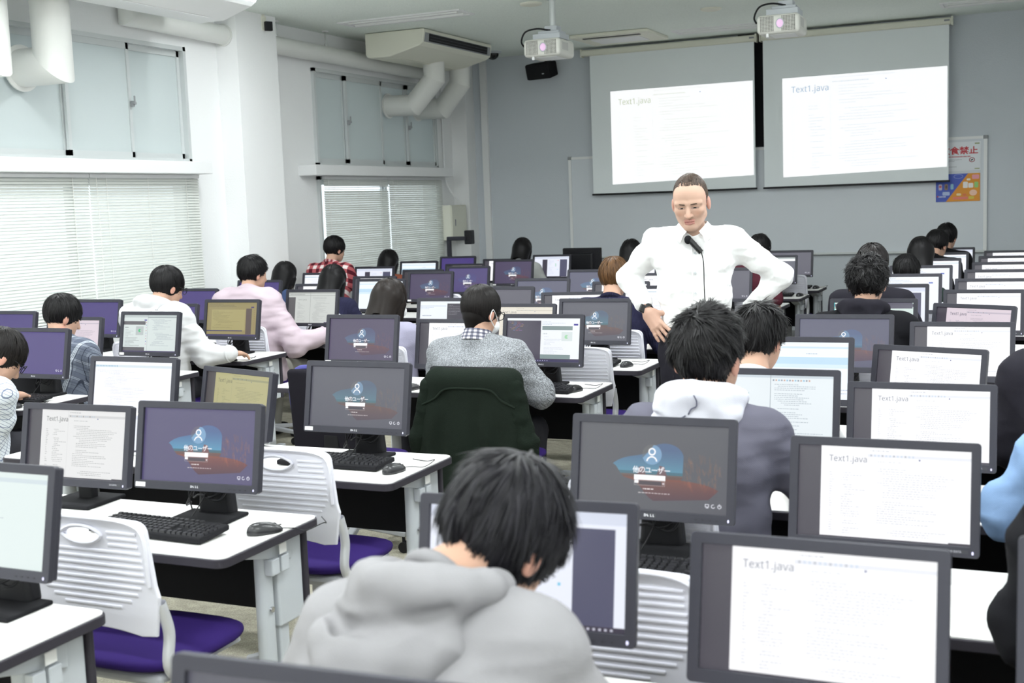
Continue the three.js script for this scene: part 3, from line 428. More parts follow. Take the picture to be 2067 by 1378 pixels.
{
  const c = thing('dome_camera', 'black dome camera hanging from the ceiling by the corner', 'camera', [-6.2, CEIL, -13.55]); part(c, 'mount', cyl(0.11, 0.095, 0.022, 0, -0.011, 0, 28), M.deskGrey); part(c, 'dome', new THREE.SphereGeometry(0.075, 24, 12, 0, Math.PI * 2, Math.PI / 2, Math.PI / 2).translate(0, -0.022, 0), std([0.01, 0.01, 0.012], 0.12));
  const k = thing('security_camera', 'small black camera on the pillar top beside the ceiling', 'camera', [-6.69, 3.36, -9.62], -0.5); part(k, 'body', rbox(0.04, 0.085, 0.07, 0.006, 0.03, 0, 0), M.black); part(k, 'bracket', join([rbox(0.04, 0.13, 0.05, 0.006, -0.02, 0.03, 0.03), box(0.03, 0.03, 0.03, -0.02, 0.095, 0.03)]), M.cream); part(k, 'cable', tube([[-0.01, -0.02, 0.05], [-0.02, 0.0, 0.1], [-0.02, 0.05, 0.13], [-0.02, 0.1, 0.135]], 0.006, 16, 6), M.cable);
}
{
  const b = thing('corner_conduit', 'white box conduit running down the grey wall near the corner', 'conduit', [-6.585, 0, ZF + 0.02]); part(b, 'channel', box(0.085, 3.15, 0.04, 0, 1.575, 0), M.white); part(b, 'offset_bend', box(0.085, 0.3, 0.04, 0, 3.295, 0), M.white);
  single('wall_conduit', tube([[-6.72, 1.66, -13.60], [-6.90, 1.9, -13.58], [-6.93, 2.4, -13.58], [-6.93, 3.4, -13.58]], 0.012, 30, 8), M.white, 'thin white pipe rising from the cream wall cabinet', 'pipe');
  const c = thing('wall_cabinet', 'cream metal cabinet on the window wall above the document camera', 'cabinet', [-6.86, 1.44, -13.6]); part(c, 'body', rbox(0.18, 0.43, 0.42, 0.006), M.cream); const d = part(c, 'door', rbox(0.012, 0.41, 0.40, 0.004, 0.094, 0, 0), M.cream); part(d, 'handle', box(0.008, 0.08, 0.014, 0.103, 0, 0.12), M.deskFoot);
}
{
  const d = thing('document_camera', 'black document camera with a bent arm below the cream cabinet', 'document camera', [-6.42, 0.7, -12.62]);
  part(d, 'base', rbox(0.2, 0.04, 0.2, 0.01, 0, 0.02, 0), M.black); part(d, 'post', rbox(0.045, 0.56, 0.045, 0.006, 0, 0.3, 0), M.bezel); part(d, 'arm', rbox(0.24, 0.045, 0.05, 0.006, 0.1, 0.57, 0), M.bezel); part(d, 'camera_head', rbox(0.09, 0.16, 0.1, 0.012, 0.24, 0.58, -0.05), M.bezelDark);
}

// =====================================================================
// DESKS, MONITORS, CHAIRS
// =====================================================================
const farEdge = (k) => -2.21 - 0.935 * k, monZ = (k) => -2.15 - 0.937 * k;
const BLOCK = { A: { x: -5.68, n: 'window-side' }, B: { x: -3.005, n: 'middle-block' }, C: { x: -0.38, n: 'poster-side' } };
const ROWS = { A: [11, 10, 9, 8, 7, 6, 5, 4, 3], B: [11, 10, 9, 8, 7, 6, 5, 4, 2, 1, 0], C: [11, 10, 9, 8, 7, 6, 5, 4, 3, 2, 1, 0, -1] };
const ORD = ['first', 'second', 'third', 'fourth', 'fifth', 'sixth', 'seventh', 'eighth', 'ninth', 'tenth', 'eleventh', 'twelfth', 'thirteenth'];
const where = (b, k) => `${ORD[ROWS[b].indexOf(k)]} ${BLOCK[b].n} row from the whiteboard`;
const DW = 1.83, DD = 0.5, DH = 0.70;
const G = {};
G.top = extrude(rrShape(DW - 0.012, DD - 0.012, 0.03), 0.004).rotateX(-Math.PI / 2).translate(0, DH - 0.004, 0);
G.edge = extrude(rrShape(DW - 0.006, DD - 0.006, 0.034), 0.02, 0.003).rotateX(-Math.PI / 2).translate(0, DH - 0.0265, 0);
G.panel = box(DW - 0.16, 0.275, 0.016, 0, 0.5345, -0.195);
G.legColumn = join([new THREE.CylinderGeometry(0.03, 0.034, 0.56, 18).scale(0.8, 1, 1).translate(0, 0.35, 0.045), rbox(0.04, 0.285, 0.13, 0.008, 0.006, 0.53, -0.06), rbox(0.03, 0.36, 0.05, 0.008, 0, 0.25, -0.03)]);
G.legCover = rbox(0.03, 0.285, 0.022, 0.006, 0.02, 0.53, -0.138);
G.bracket = join([warp(rbox(0.07, 0.085, 0.26, 0.006, 0, 0.63, 0.07), (x, y, z) => [x, z > 0.1 ? y + (0.672 - y) * Math.min(1, (z - 0.1) / 0.1) * 0.85 : y, z]), rbox(0.03, 0.05, 0.04, 0.004, 0.035, 0.592, 0.045, 1), rbox(0.03, 0.05, 0.04, 0.004, 0.035, 0.592, -0.005, 1)]);
G.foot = join([rbox(0.055, 0.045, 0.42, 0.012, 0, 0.045, 0.06), cyl(0.02, 0.024, 0.024, 0, 0.012, 0.23, 12), cyl(0.02, 0.024, 0.024, 0, 0.012, -0.11, 12), rbox(0.05, 0.06, 0.12, 0.01, 0, 0.085, 0.02)]);
G.tag = box(0.002, 0.03, 0.036, 0.052, 0.642, 0.01);
G.bolt = cyl(0.009, 0.009, 0.006, 0, 0, 0, 10).rotateZ(Math.PI / 2).translate(0.03, 0.46, 0.05);
const protoDesk = (() => {
  const d = new THREE.Group();
  const top = part(d, 'tabletop', G.top, M.deskTop); part(top, 'edge_band', G.edge, M.deskEdge, 'dark grey edge band');
  part(d, 'modesty_panel', G.panel, M.deskPanel, 'black modesty panel');
  for (const s of [-1, 1]) { const l = part(d, 'leg', G.legColumn, M.deskGrey); l.position.set(s * 0.835, 0, -0.085); part(l, 'bracket', G.bracket, M.deskGrey); part(l, 'leg_cover', G.legCover, M.deskEdge); part(l, 'foot', G.foot, M.deskFoot); if (s > 0) part(l, 'asset_label', G.tag, M.sticker); part(l, 'bolt', G.bolt, M.chrome); }
  return d;
})();
for (const b of ['A', 'B', 'C']) for (const k of ROWS[b]) {
  const d = protoDesk.clone(); d.name = numbered('desk'); d.position.set(BLOCK[b].x, 0, farEdge(k) + DD / 2); scene.add(d); tag(d, `white desk with dark edge, ${where(b, k)}`, 'desk', 'rows of computer desks');
}

// ---------- monitors (origin on the desk, screen towards +z) ----------
const MW = 0.452, MH = 0.272;
function ring(w, h, bx, bt, bb, depth) { const s = rrShape(w, h, 0.008); const hole = new THREE.Path(); const x0 = -w / 2 + bx, x1 = w / 2 - bx, y0 = -h / 2 + bb, y1 = h / 2 - bt; hole.moveTo(x0, y0); hole.lineTo(x0, y1); hole.lineTo(x1, y1); hole.lineTo(x1, y0); hole.lineTo(x0, y0); s.holes.push(hole); return extrude(s, depth, 0.0015, 3); }
G.monFrame = join([ring(MW, MH, 0.019, 0.019, 0.023, 0.014).translate(0, 0, -0.004), rbox(MW - 0.004, MH - 0.004, 0.02, 0.006, 0, 0, -0.014), warp(rbox(MW * 0.62, MH * 0.66, 0.03, 0.012, 0, -0.01, -0.034), (x, y, z) => [x * (1 + (z + 0.034) * 6), y * (1 + (z + 0.034) * 6), z])]);
G.monScreen = new THREE.PlaneGeometry(MW - 0.037, MH - 0.041).translate(0, 0.002, 0.002);
G.logo = new THREE.PlaneGeometry(0.036, 0.011).translate(0, -MH / 2 + 0.0115, 0.0117);
G.logoIO = new THREE.PlaneGeometry(0.05, 0.009).translate(MW / 2 - 0.05, -MH / 2 + 0.012, 0.0117);
G.led = new THREE.SphereGeometry(0.0034, 8, 6).scale(0.7, 1.2, 0.5).translate(MW / 2 - 0.014, -MH / 2 + 0.010, 0.012);
G.monSticker = box(0.036, 0.014, 0.0012, -MW / 2 + 0.024, -MH / 2 + 0.011, 0.0122);
G.buttons = join([0, 1, 2, 3].map((i) => box(0.006, 0.0022, 0.001, MW / 2 - 0.1 + i * 0.019, -MH / 2 + 0.009, 0.012)));
G.dellNeck = warp(rbox(0.11, 0.2, 0.05, 0.014, 0, 0.1, -0.02), (x, y, z) => [x * (1.15 - y * 1.6), y, z * (1 - y * 0.5) - 0.03]);
G.dellBase = rbox(0.21, 0.012, 0.15, 0.005, 0, 0.006, 0.012);
G.ioNeck = rbox(0.06, 0.16, 0.035, 0.008, 0, 0.08, -0.025); G.ioBase = warp(rbox(0.2, 0.014, 0.19, 0.006, 0, 0.007, 0.0), (x, y, z) => [x, y, z]);
G.monCables = join([tube([[-0.05, 0.12, -0.03], [-0.07, 0.06, -0.02], [-0.03, 0.075, 0.0], [0.04, 0.06, 0.005], [0.06, 0.1, -0.02], [0.03, 0.13, -0.03]], 0.0035, 30, 5), tube([[-0.04, 0.13, -0.03], [-0.1, 0.05, -0.04], [-0.085, 0.012, -0.03], [-0.11, 0.06, -0.05], [-0.09, 0.13, -0.04]], 0.0022, 26, 5), tube([[0.01, 0.12, -0.01], [-0.01, 0.06, 0.02], [-0.03, 0.016, 0.05]], 0.0024, 14, 5), tube([[-0.02, 0.12, -0.02], [0.0, 0.07, 0.01], [0.05, 0.09, 0.005], [0.05, 0.13, -0.02]], 0.004, 16, 5), tube([[-0.06, 0.12, -0.05], [-0.13, 0.02, -0.06], [-0.14, 0.02, -0.1]], 0.003, 14, 5)]);
const logoTex = canvas(144, 44, (g, w, h) => { g.fillStyle = 'rgb(52,52,58)'; g.fillRect(0, 0, w, h); g.fillStyle = 'rgb(232,232,238)'; g.font = 'bold 40px sans-serif'; g.fillText('D', 10, 36); g.save(); g.translate(54, 22); g.rotate(-0.6); g.font = 'bold 34px sans-serif'; g.fillText('E', -12, 12); g.restore(); g.font = 'bold 40px sans-serif'; g.fillText('L', 78, 36); g.fillText('L', 106, 36); });
const logoIOTex = canvas(200, 36, (g, w, h) => { g.fillStyle = 'rgb(48,48,54)'; g.fillRect(0, 0, w, h); g.fillStyle = 'rgb(150,150,158)'; g.font = 'bold 28px sans-serif'; g.fillText('I-O DATA', 22, 28); });
const logoMat = std(0xffffff, 0.45, { map: logoTex }), logoIOMat = std(0xffffff, 0.45, { map: logoIOTex });
const TILT = 11 * D2R;
function monitor(x, zTop, o) {
  const io = o.io, topY = io ? 1.033 : 1.07, yaw = (o.yaw ?? 0) * D2R;
  const m = thing('monitor', o.label, 'monitor', [x, DH, zTop + (io ? 0.02 : 0.012)], yaw, o.group);
  const f = part(m, 'frame', G.monFrame, io ? M.bezel : M.bezel); const cy = topY - DH - Math.cos(TILT) * MH / 2;
  f.position.set(0, cy, io ? 0.015 : 0.033); f.rotation.x = -TILT; if (o.roll) f.rotation.z = o.roll * D2R;
  part(f, 'display', G.monScreen, o.screen, o.show);
  if (io) part(f, 'maker_logo', G.logoIO, logoIOMat); else { part(f, 'maker_logo', G.logo, logoMat); part(f, 'asset_sticker', G.monSticker, M.sticker, 'small white sticker'); part(f, 'menu_buttons', G.buttons, M.bezelDark); }
  part(f, 'power_light', G.led, M.led);
  part(m, 'stand_neck', io ? G.ioNeck : G.dellNeck, M.black); part(m, 'stand_base', io ? G.ioBase : G.dellBase, M.blackRough);
  if (!io && o.cables !== false) part(m, 'cables', G.monCables, M.cable);
  return m;
}
const SHOW = { lockPurple: 'purple lock screen', lockGrey: 'grey lock screen', lockDusk: 'dusky lock screen', lockFaint: 'faint purple lock screen', lockBlue: 'pale blue-grey lock screen', lockVivid: 'cave-picture lock screen', plain: 'plain dark purple screen', plainGrey: 'plain grey screen', textWhite: 'glaring white Text1.java page', textGrey: 'light grey Text1.java page', textRose: 'rosy Text1.java page', textCream: 'cream Text1.java page', textOlive: 'olive-tinted Text1.java page', acrobat: 'document beside code', olive: 'olive-tinted document', codeWhite: 'white code editor', codePale: 'pale code editor', splitGrey: 'two grey code pages', page: 'light blue web page', webCode: 'web page beside code', ide: 'dark code beside white document', term: 'web page beside dark terminal', whiteDark: 'white and dark panes', doc: 'white page with grey block', green: 'pale green page', darkBar: 'dark page with white bar' };
const COL = { A: { L: -6.22, T: -5.68, R: -5.06 }, B: { L: -3.5, T: -2.985, R: -2.42 }, C: { L: -0.945, T: -0.38, R: 0.18 } };
const side = { L: { A: 'window end', B: 'window end', C: 'aisle end' }, R: { A: 'aisle end', B: 'aisle end', C: 'wall end' }, T: { A: 'mid desk', B: 'mid desk', C: 'mid desk' } };
function put(b, k, s, screen, o = {}) {
  const io = s === 'T';
  return monitor(COL[b][s] + (o.dx ?? 0), monZ(k) + (o.dz ?? 0), { io, screen: S[screen], yaw: o.yaw, roll: o.roll, show: SHOW[screen], label: `monitor with ${SHOW[screen]}, ${side[s][b]}, ${where(b, k)}`, group: io ? 'shared monitors in the middle of the desks' : 'student monitors', cables: k < 7 });
}
put('A', 3, 'R', 'plain', { dx: 0.02 });
put('A', 4, 'L', 'plain'); put('A', 4, 'T', 'textRose'); put('A', 4, 'R', 'acrobat');
put('A', 5, 'L', 'plain', { dx: -0.08, dz: 0.06 }); put('A', 5, 'T', 'plain'); put('A', 5, 'R', 'olive', { dx: -0.03, dz: 0.08 });
put('A', 6, 'L', 'plain'); put('A', 6, 'T', 'textWhite', { yaw: 8 }); put('A', 6, 'R', 'splitGrey', { dx: 0.05, dz: 0.16 });
put('A', 7, 'L', 'plain', { dx: -0.05 }); put('A', 7, 'T', 'textWhite'); put('A', 7, 'R', 'page');
put('A', 8, 'L', 'codeWhite'); put('A', 8, 'T', 'textWhite'); put('A', 8, 'R', 'lockDusk', { dx: -0.03 });
put('A', 9, 'L', 'whiteDark'); put('A', 9, 'T', 'textCream'); put('A', 9, 'R', 'lockFaint', { dx: -0.04, dz: 0.15 });
put('A', 10, 'L', 'page'); put('A', 10, 'T', 'textCream'); put('A', 10, 'R', 'lockDusk', { dx: -0.05 });
put('A', 11, 'L', 'plain'); put('A', 11, 'T', 'textWhite'); put('A', 11, 'R', 'whiteDark');
put('B', 0, 'R', 'codePale', { dx: 0.05 });
put('B', 1, 'T', 'textGrey', { yaw: 2 }); put('B', 1, 'R', 'lockPurple', { yaw: 3, dz: 0.06 });
put('B', 2, 'L', 'codeWhite', { dz: 0.06 }); put('B', 2, 'T', 'textOlive', { yaw: -17, dz: 0.08, dx: 0.02 }); put('B', 2, 'R', 'lockGrey', { dz: 0.05 });
put('B', 4, 'L', 'lockDusk', { dx: 0.03, dz: 0.14 }); put('B', 4, 'T', 'textWhite'); put('B', 4, 'R', 'ide', { dz: 0.07 });
put('B', 5, 'L', 'term', { dx: 0.02 }); put('B', 5, 'T', 'textCream'); put('B', 5, 'R', 'lockGrey', { dx: -0.06, dz: 0.06 });
put('B', 6, 'L', 'plainGrey', { dx: -0.02 }); put('B', 6, 'T', 'textWhite', { yaw: 10, dz: 0.05 }); put('B', 6, 'R', 'codeWhite');
put('B', 7, 'L', 'lockBlue', { dx: -0.08, dz: 0.1 }); put('B', 7, 'T', 'textWhite'); put('B', 7, 'R', 'textWhite');
put('B', 8, 'L', 'lockBlue', { dx: -0.05 }); put('B', 8, 'T', 'textWhite'); put('B', 8, 'R', 'plainGrey');
put('B', 9, 'L', 'codeWhite'); put('B', 9, 'R', 'plainGrey'); put('B', 10, 'L', 'plainGrey'); put('B', 10, 'R', 'darkBar'); put('B', 11, 'L', 'plainGrey'); put('B', 11, 'R', 'plainGrey', { dx: -0.02 });
put('C', -1, 'L', 'lockGrey', { dx: 0.105, dz: -0.06, yaw: 3 });
const CL = { 0: 'whiteDark', 1: 'lockVivid', 2: 'webCode', 3: 'page', 4: 'lockBlue', 5: 'green', 6: 'whiteDark', 7: 'doc', 8: 'doc', 9: 'codeWhite', 10: 'codeWhite', 11: 'whiteDark' };
for (const k of Object.keys(CL)) put('C', +k, 'L', CL[k], { 0: { yaw: 4, dz: -0.02 }, 1: { dx: -0.025, dz: 0.0 }, 2: { dx: 0.09, dz: 0.0 }, 3: { dx: 0.0, dz: 0.02 }, 4: { dx: 0.045, dz: 0.03 }, 5: { dx: 0.065, dz: 0.1 } }[k] ?? { dx: 0.03 });
for (let k = 0; k <= 11; k++) put('C', k, 'T', k === 5 ? 'textRose' : 'textWhite', k === 3 ? { yaw: -17, dx: -0.06, dz: 0.0 } : k === 5 ? { yaw: -24, dz: 0.05 } : {});
put('C', 0, 'R', 'plainGrey'); put('C', 1, 'R', 'plainGrey');
{ // instructor's monitor seen from behind, on a small stand in the aisle
  const t = thing('console_table', 'small dark side table by the whiteboard in the window aisle', 'table', [-4.86, 0, -12.97]); part(t, 'tabletop', rbox(0.62, 0.025, 0.45, 0.006, 0, 0.69, 0), M.deskEdge); for (const [a, b] of [[-1, -1], [-1, 1], [1, -1], [1, 1]]) part(t, 'leg', box(0.035, 0.68, 0.035, a * 0.27, 0.34, b * 0.19), M.deskFoot);
  const m = thing('monitor', 'switched-off black monitor turned away on the small side table', 'monitor', [-4.88, 0.7025, -12.9], 0); const f = part(m, 'frame', G.monFrame, M.bezelDark); f.position.set(0, 0.275, 0); f.rotation.set(0, Math.PI - 0.08, 0); f.scale.set(1.05, 1.05, 1); part(f, 'display', G.monScreen, M.black); part(m, 'stand_neck', G.dellNeck, M.black); part(m, 'stand_base', G.dellBase, M.black); part(m, 'cables', G.monCables, M.cable);
}

// ---------- keyboards and mice ----------
const KW = 0.44, KD = 0.135;
G.kbBody = warp(rbox(KW, 0.018, KD, 0.005, 0, 0.011, 0), (x, y, z) => [x, y + (-z + KD / 2) * 0.07, z]);
const keyList = [];
{ const rowsZ = [-0.052, -0.028, -0.009, 0.010, 0.029, 0.048]; rowsZ.forEach((z, r) => { let x = -0.208; const cells = r === 5 ? [1.25, 1.25, 1.25, 5.6, 1.25, 1.25, 1.25, 1.25] : r === 0 ? Array(15).fill(0.96) : [1, 1, 1, 1, 1, 1, 1, 1, 1, 1, 1, 1, 1, 1.4]; const s = 0.286 / cells.reduce((a, b) => a + b, 0); for (const c of cells) { keyList.push([x + c * s / 2, z, c * s - 0.0028, r === 0 ? 0.012 : 0.0155]); x += c * s; } if (r < 3 || r === 5) for (let i = 0; i < 3; i++) keyList.push([0.092 + i * 0.019, z, 0.0155, r === 0 ? 0.012 : 0.0155]); if (r === 4) keyList.push([0.111, z, 0.0155, 0.0155]); if (r) for (let i = 0; i < 4; i++) keyList.push([0.152 + i * 0.0187, z, 0.0155, 0.0155]); }); }
const keyGeo = new Map(); const keyG = (w, d) => { const id = w.toFixed(4) + d.toFixed(4); if (!keyGeo.has(id)) keyGeo.set(id, warp(box(w, 0.008, d, 0, 0.004, 0), (x, y, z) => [x * (y > 0.004 ? 0.8 : 1), y, z * (y > 0.004 ? 0.8 : 1)])); return keyGeo.get(id); };
const keyY = (z) => 0.0195 + (-z + KD / 2) * 0.07;
G.keysMerged = join(keyList.map(([x, z, w, d]) => keyG(w, d).clone().translate(x, keyY(z), z)));
const keyMat = std([0.016, 0.016, 0.019], 0.35);
function keyboard(x, z, turn, label, fine) {
  const k = thing('keyboard', label, 'keyboard', [x, DH + 0.001, z], turn); part(k, 'body', G.kbBody, M.blackRough);
  if (fine) for (const [a, b, w, d] of keyList) part(k, 'key', keyG(w, d), keyMat).position.set(a, keyY(b), b); else part(k, 'keys', G.keysMerged, keyMat);
  part(k, 'cable', tube([[-0.1, 0.02, -0.066], [-0.12, 0.006, -0.1], [-0.08, 0.004, -0.14], [-0.02, 0.004, -0.17]], 0.0022, 18, 5), M.cable);
}
G.mouseBody = (() => { const g = new THREE.SphereGeometry(1, 28, 18); return warp(g, (x, y, z) => { const s = Math.sign(z) * Math.pow(Math.abs(z), 0.85); return [x * 0.031 * (1 - 0.12 * (1 - Math.abs(z))), Math.max(0.002, 0.006 + y * 0.036 * (0.8 + 0.25 * z)), s * 0.055]; }); })();
G.mouseWheel = new THREE.CylinderGeometry(0.008, 0.008, 0.006, 14).rotateZ(Math.PI / 2).translate(0, 0.0205, -0.03);
G.mouseSeam = box(0.0012, 0.003, 0.02, 0, 0.0195, -0.042);
function mouse(x, z, turn, label, cable) {
  const m = thing('mouse', label, 'mouse', [x, DH, z], turn); part(m, 'shell', G.mouseBody, std([0.016, 0.016, 0.018], 0.3)); part(m, 'wheel', G.mouseWheel, M.bezel); part(m, 'button_seam', G.mouseSeam, M.black);
  if (cable) part(m, 'cable', tube(cable, 0.0017, 30, 5), M.cable);
}
const mcable = [[0, 0.008, -0.054], [0.01, 0.004, -0.09], [0.05, 0.003, -0.11], [0.06, 0.02, -0.16], [0.0, 0.004, -0.19], [-0.08, 0.003, -0.2]];
const kbAt = [['B', 1, 'R', -2.46, -2.82, -0.05, true], ['B', 2, 'R', -2.45, -3.80, -0.02, true], ['B', 4, 'R', -2.40, -5.60, -0.05], ['B', 5, 'R', -2.50, -6.55, 0], ['C', 1, 'L', -0.93, -2.86, 0, true], ['A', 3, 'R', -5.06, -4.74, 0.03], ['B', 4, 'L', -3.45, -5.55, 0], ['B', 10, 'R', -2.42, -11.3, 0], ['B', 11, 'R', -2.42, -12.22, 0], ['A', 5, 'R', -5.2, -6.46, 0]];
for (const [b, k, s, x, z, t, fine] of kbAt) keyboard(x, z, t, `black keyboard, ${side[s][b]}, ${where(b, k)}`, fine);
const msAt = [['B', 1, 'R', -2.14, -2.915, -0.7], ['B', 2, 'R', -2.17, -3.75, -0.2], ['B', 4, 'R', -2.19, -5.63, -0.25], ['B', 4, 'L', -3.06, -5.52, -0.2], ['B', 5, 'R', -2.22, -6.53, -0.2], ['B', 10, 'R', -2.14, -11.3, -0.2], ['B', 11, 'R', -2.15, -12.2, -0.2], ['A', 3, 'R', -4.86, -4.55, -0.3], ['A', 5, 'R', -4.86, -6.36, -0.3]];
for (const [b, k, s, x, z, t] of msAt) mouse(x, z, t, `black mouse, ${side[s][b]}, ${where(b, k)}`, mcable);
{ // tablet propped on its stand
  const t = thing('tablet', 'tablet with a white frame propped up behind the purple lock screen', 'tablet', [-3.28, DH, -3.78], 0.55); const s = part(t, 'slab', rbox(0.24, 0.17, 0.009, 0.004, 0, 0.09, 0), M.white); s.rotation.x = -0.35; part(s, 'display', box(0.22, 0.15, 0.002, 0, 0.09, 0.005), S.whiteDark); part(t, 'kickstand', box(0.1, 0.14, 0.006, 0, 0.06, -0.06).rotateX(0.0), M.deskGrey);
}

// ---------- chairs (origin on the floor under the seat, backrest towards +z) ----------
const bendBack = (g) => warp(g, (x, y, z) => [x, y, z + (y - 0.72) * 0.12]);
G.shell = (() => {
  const s = new THREE.Shape(); s.moveTo(-0.15, 0.545); s.quadraticCurveTo(0, 0.575, 0.15, 0.545); s.lineTo(0.195, 0.55); s.lineTo(0.222, 0.66); s.lineTo(0.216, 0.69); s.lineTo(0.212, 0.84); s.quadraticCurveTo(0.208, 0.862, 0.18, 0.864); s.quadraticCurveTo(0, 0.874, -0.18, 0.864); s.quadraticCurveTo(-0.208, 0.862, -0.212, 0.84); s.lineTo(-0.216, 0.69); s.lineTo(-0.222, 0.66); s.lineTo(-0.195, 0.55);
  const h = new THREE.Path(); h.absellipse(0, 0.82, 0.066, 0.021, 0, Math.PI * 2, true); s.holes.push(h); return bendBack(extrude(s, 0.006, 0.004, 10).translate(0, 0, 0.2));
})();
G.shellLip = bendBack(join([tube([[-0.206, 0.69, 0.214], [-0.204, 0.84, 0.214], [-0.17, 0.86, 0.214], [0, 0.868, 0.214], [0.17, 0.86, 0.214], [0.204, 0.84, 0.214], [0.206, 0.69, 0.214]], 0.006, 40, 6), tube([[0.068, 0.822, 0.214], [0.04, 0.84, 0.214], [0, 0.846, 0.214], [-0.04, 0.84, 0.214], [-0.068, 0.822, 0.214], [-0.04, 0.803, 0.214], [0, 0.797, 0.214], [0.04, 0.803, 0.214]], 0.005, 40, 6, true)]));
const ribRows = []; { const y = [0.832, 0.815, 0.797]; for (const v of y) { ribRows.push([-0.135, v, 0.1]); ribRows.push([0.135, v, 0.1]); } for (let i = 0; i < 7; i++) ribRows.push([0, 0.778 - i * 0.0195, 0.38 - (i > 4 ? (i - 4) * 0.03 : 0)]); ribRows.push([0, 0.6415, 0.27]); ribRows.push([0, 0.622, 0.2]); }
G.ribs = ribRows.map(([x, y, w]) => bendBack(new RoundedBoxGeometry(w, 0.0085, 0.005, 1, 0.0024).translate(x, y, 0.2105)));
G.sideTube = (s) => tube([[s * 0.212, 0.64, 0.212 + -0.03], [s * 0.212, 0.55, 0.185 - 0.03], [s * 0.208, 0.46, 0.16], [s * 0.2, 0.405, 0.11], [s * 0.185, 0.385, 0.03], [s * 0.17, 0.383, -0.08]], 0.016, 30, 9);
G.seat = warp(new THREE.SphereGeometry(1, 32, 16), (x, y, z) => { const q = (v) => Math.sign(v) * Math.pow(Math.abs(v), 0.62); return [q(x) * 0.225, 0.445 + q(y) * 0.026 + (z < -0.5 ? (z + 0.5) * 0.02 : 0), q(z) * 0.215 - 0.03]; });
G.seatPan = warp(rbox(0.36, 0.05, 0.36, 0.02, 0, 0.398, -0.02), (x, y, z) => [x * (y < 0.4 ? 0.75 : 1), y, z * (y < 0.4 ? 0.8 : 1)]);
G.pedestal = join([cyl(0.028, 0.028, 0.2, 0, 0.28, 0, 14), cyl(0.04, 0.045, 0.08, 0, 0.14, 0, 14), ...[0, 1, 2, 3, 4].map((i) => warp(rbox(0.045, 0.035, 0.27, 0.008, 0, 0, 0.135), (x, y, z) => [x * (1 - z * 1.2), y * (1 - z) - z * 0.12, z]).translate(0, 0.12, 0).rotateY(i * 1.2566 + 0.3))]);
G.caster = (i) => join([new THREE.CylinderGeometry(0.026, 0.026, 0.02, 14).rotateZ(Math.PI / 2).translate(-0.013, 0.027, 0.262), new THREE.CylinderGeometry(0.026, 0.026, 0.02, 14).rotateZ(Math.PI / 2).translate(0.013, 0.027, 0.262), cyl(0.008, 0.008, 0.05, 0, 0.06, 0.255, 8)]).rotateY(i * 1.2566 + 0.3);
G.casters = [0, 1, 2, 3, 4].map(G.caster); G.tubes = [G.sideTube(-1), G.sideTube(1)];
function chairBase(c, seatMat) {
  part(c, 'seat', G.seat, seatMat); part(c, 'seat_pan', G.seatPan, M.chairBase); const p = part(c, 'pedestal', G.pedestal, M.chairBase); for (const g of G.casters) part(p, 'caster', g, M.black);
}
function greyChair(x, z, turn, label) {
  const c = thing('chair', label, 'chair', [x, 0, z], turn, 'grey shell chairs');
  const b = part(c, 'backrest', G.shell, M.chairShell); part(b, 'rim', G.shellLip, M.chairShell); for (const g of G.ribs) part(b, 'rib', g, M.chairShell);
  for (const g of G.tubes) part(c, 'side_frame', g, M.chairTube); chairBase(c, M.seatPurple); return c;
}
G.padBack = warp(rbox(0.44, 0.42, 0.045, 0.02, 0, 0.70, 0.2, 4), (x, y, z) => [x * (1 - Math.max(0, y - 0.8) * 0.5), y, z - 0.2 * x * x + (y - 0.72) * 0.12]);
G.padPiping = warp(tube([[-0.2, 0.52, 0.178], [-0.214, 0.62, 0.178], [-0.212, 0.84, 0.178], [-0.18, 0.902, 0.178], [0, 0.912, 0.178], [0.18, 0.902, 0.178], [0.212, 0.84, 0.178], [0.214, 0.62, 0.178], [0.2, 0.52, 0.178]], 0.016, 50, 8), (x, y, z) => [x * (1 - Math.max(0, y - 0.8) * 0.5), y, z - 0.2 * x * x + (y - 0.72) * 0.12]);
function padChair(x, z, turn, label, mat, piping) {
  const c = thing('chair', label, 'chair', [x, 0, z], turn); const b = part(c, 'backrest', G.padBack, mat); if (piping) part(b, 'front_cushion', G.padPiping, piping, 'blue cushion edge'); part(c, 'back_support', rbox(0.08, 0.26, 0.02, 0.006, 0, 0.47, 0.19).rotateX(0), M.black); chairBase(c, M.seatPurple); return c;
}

// =====================================================================
// PEOPLE: smooth distance fields meshed with surface nets
// =====================================================================
const smin = (a, b, k) => { const h = Math.max(k - Math.abs(a - b), 0) / k; return Math.min(a, b) - h * h * k * 0.25; };
const smax = (a, b, k) => -smin(-a, -b, k);
function cone(a, ra, b, rb, k = 0.03) {
  const [ax, ay, az] = a, dx = b[0] - ax, dy = b[1] - ay, dz = b[2] - az, inv = 1 / (dx * dx + dy * dy + dz * dz + 1e-9);
  return { k, lo: [Math.min(ax - ra, b[0] - rb), Math.min(ay - ra, b[1] - rb), Math.min(az - ra, b[2] - rb)], hi: [Math.max(ax + ra, b[0] + rb), Math.max(ay + ra, b[1] + rb), Math.max(az + ra, b[2] + rb)],
    f: (x, y, z) => { x -= ax; y -= ay; z -= az; let t = (x * dx + y * dy + z * dz) * inv; t = t < 0 ? 0 : t > 1 ? 1 : t; const ex = x - dx * t, ey = y - dy * t, ez = z - dz * t; return Math.sqrt(ex * ex + ey * ey + ez * ez) - ra - (rb - ra) * t; } };
}
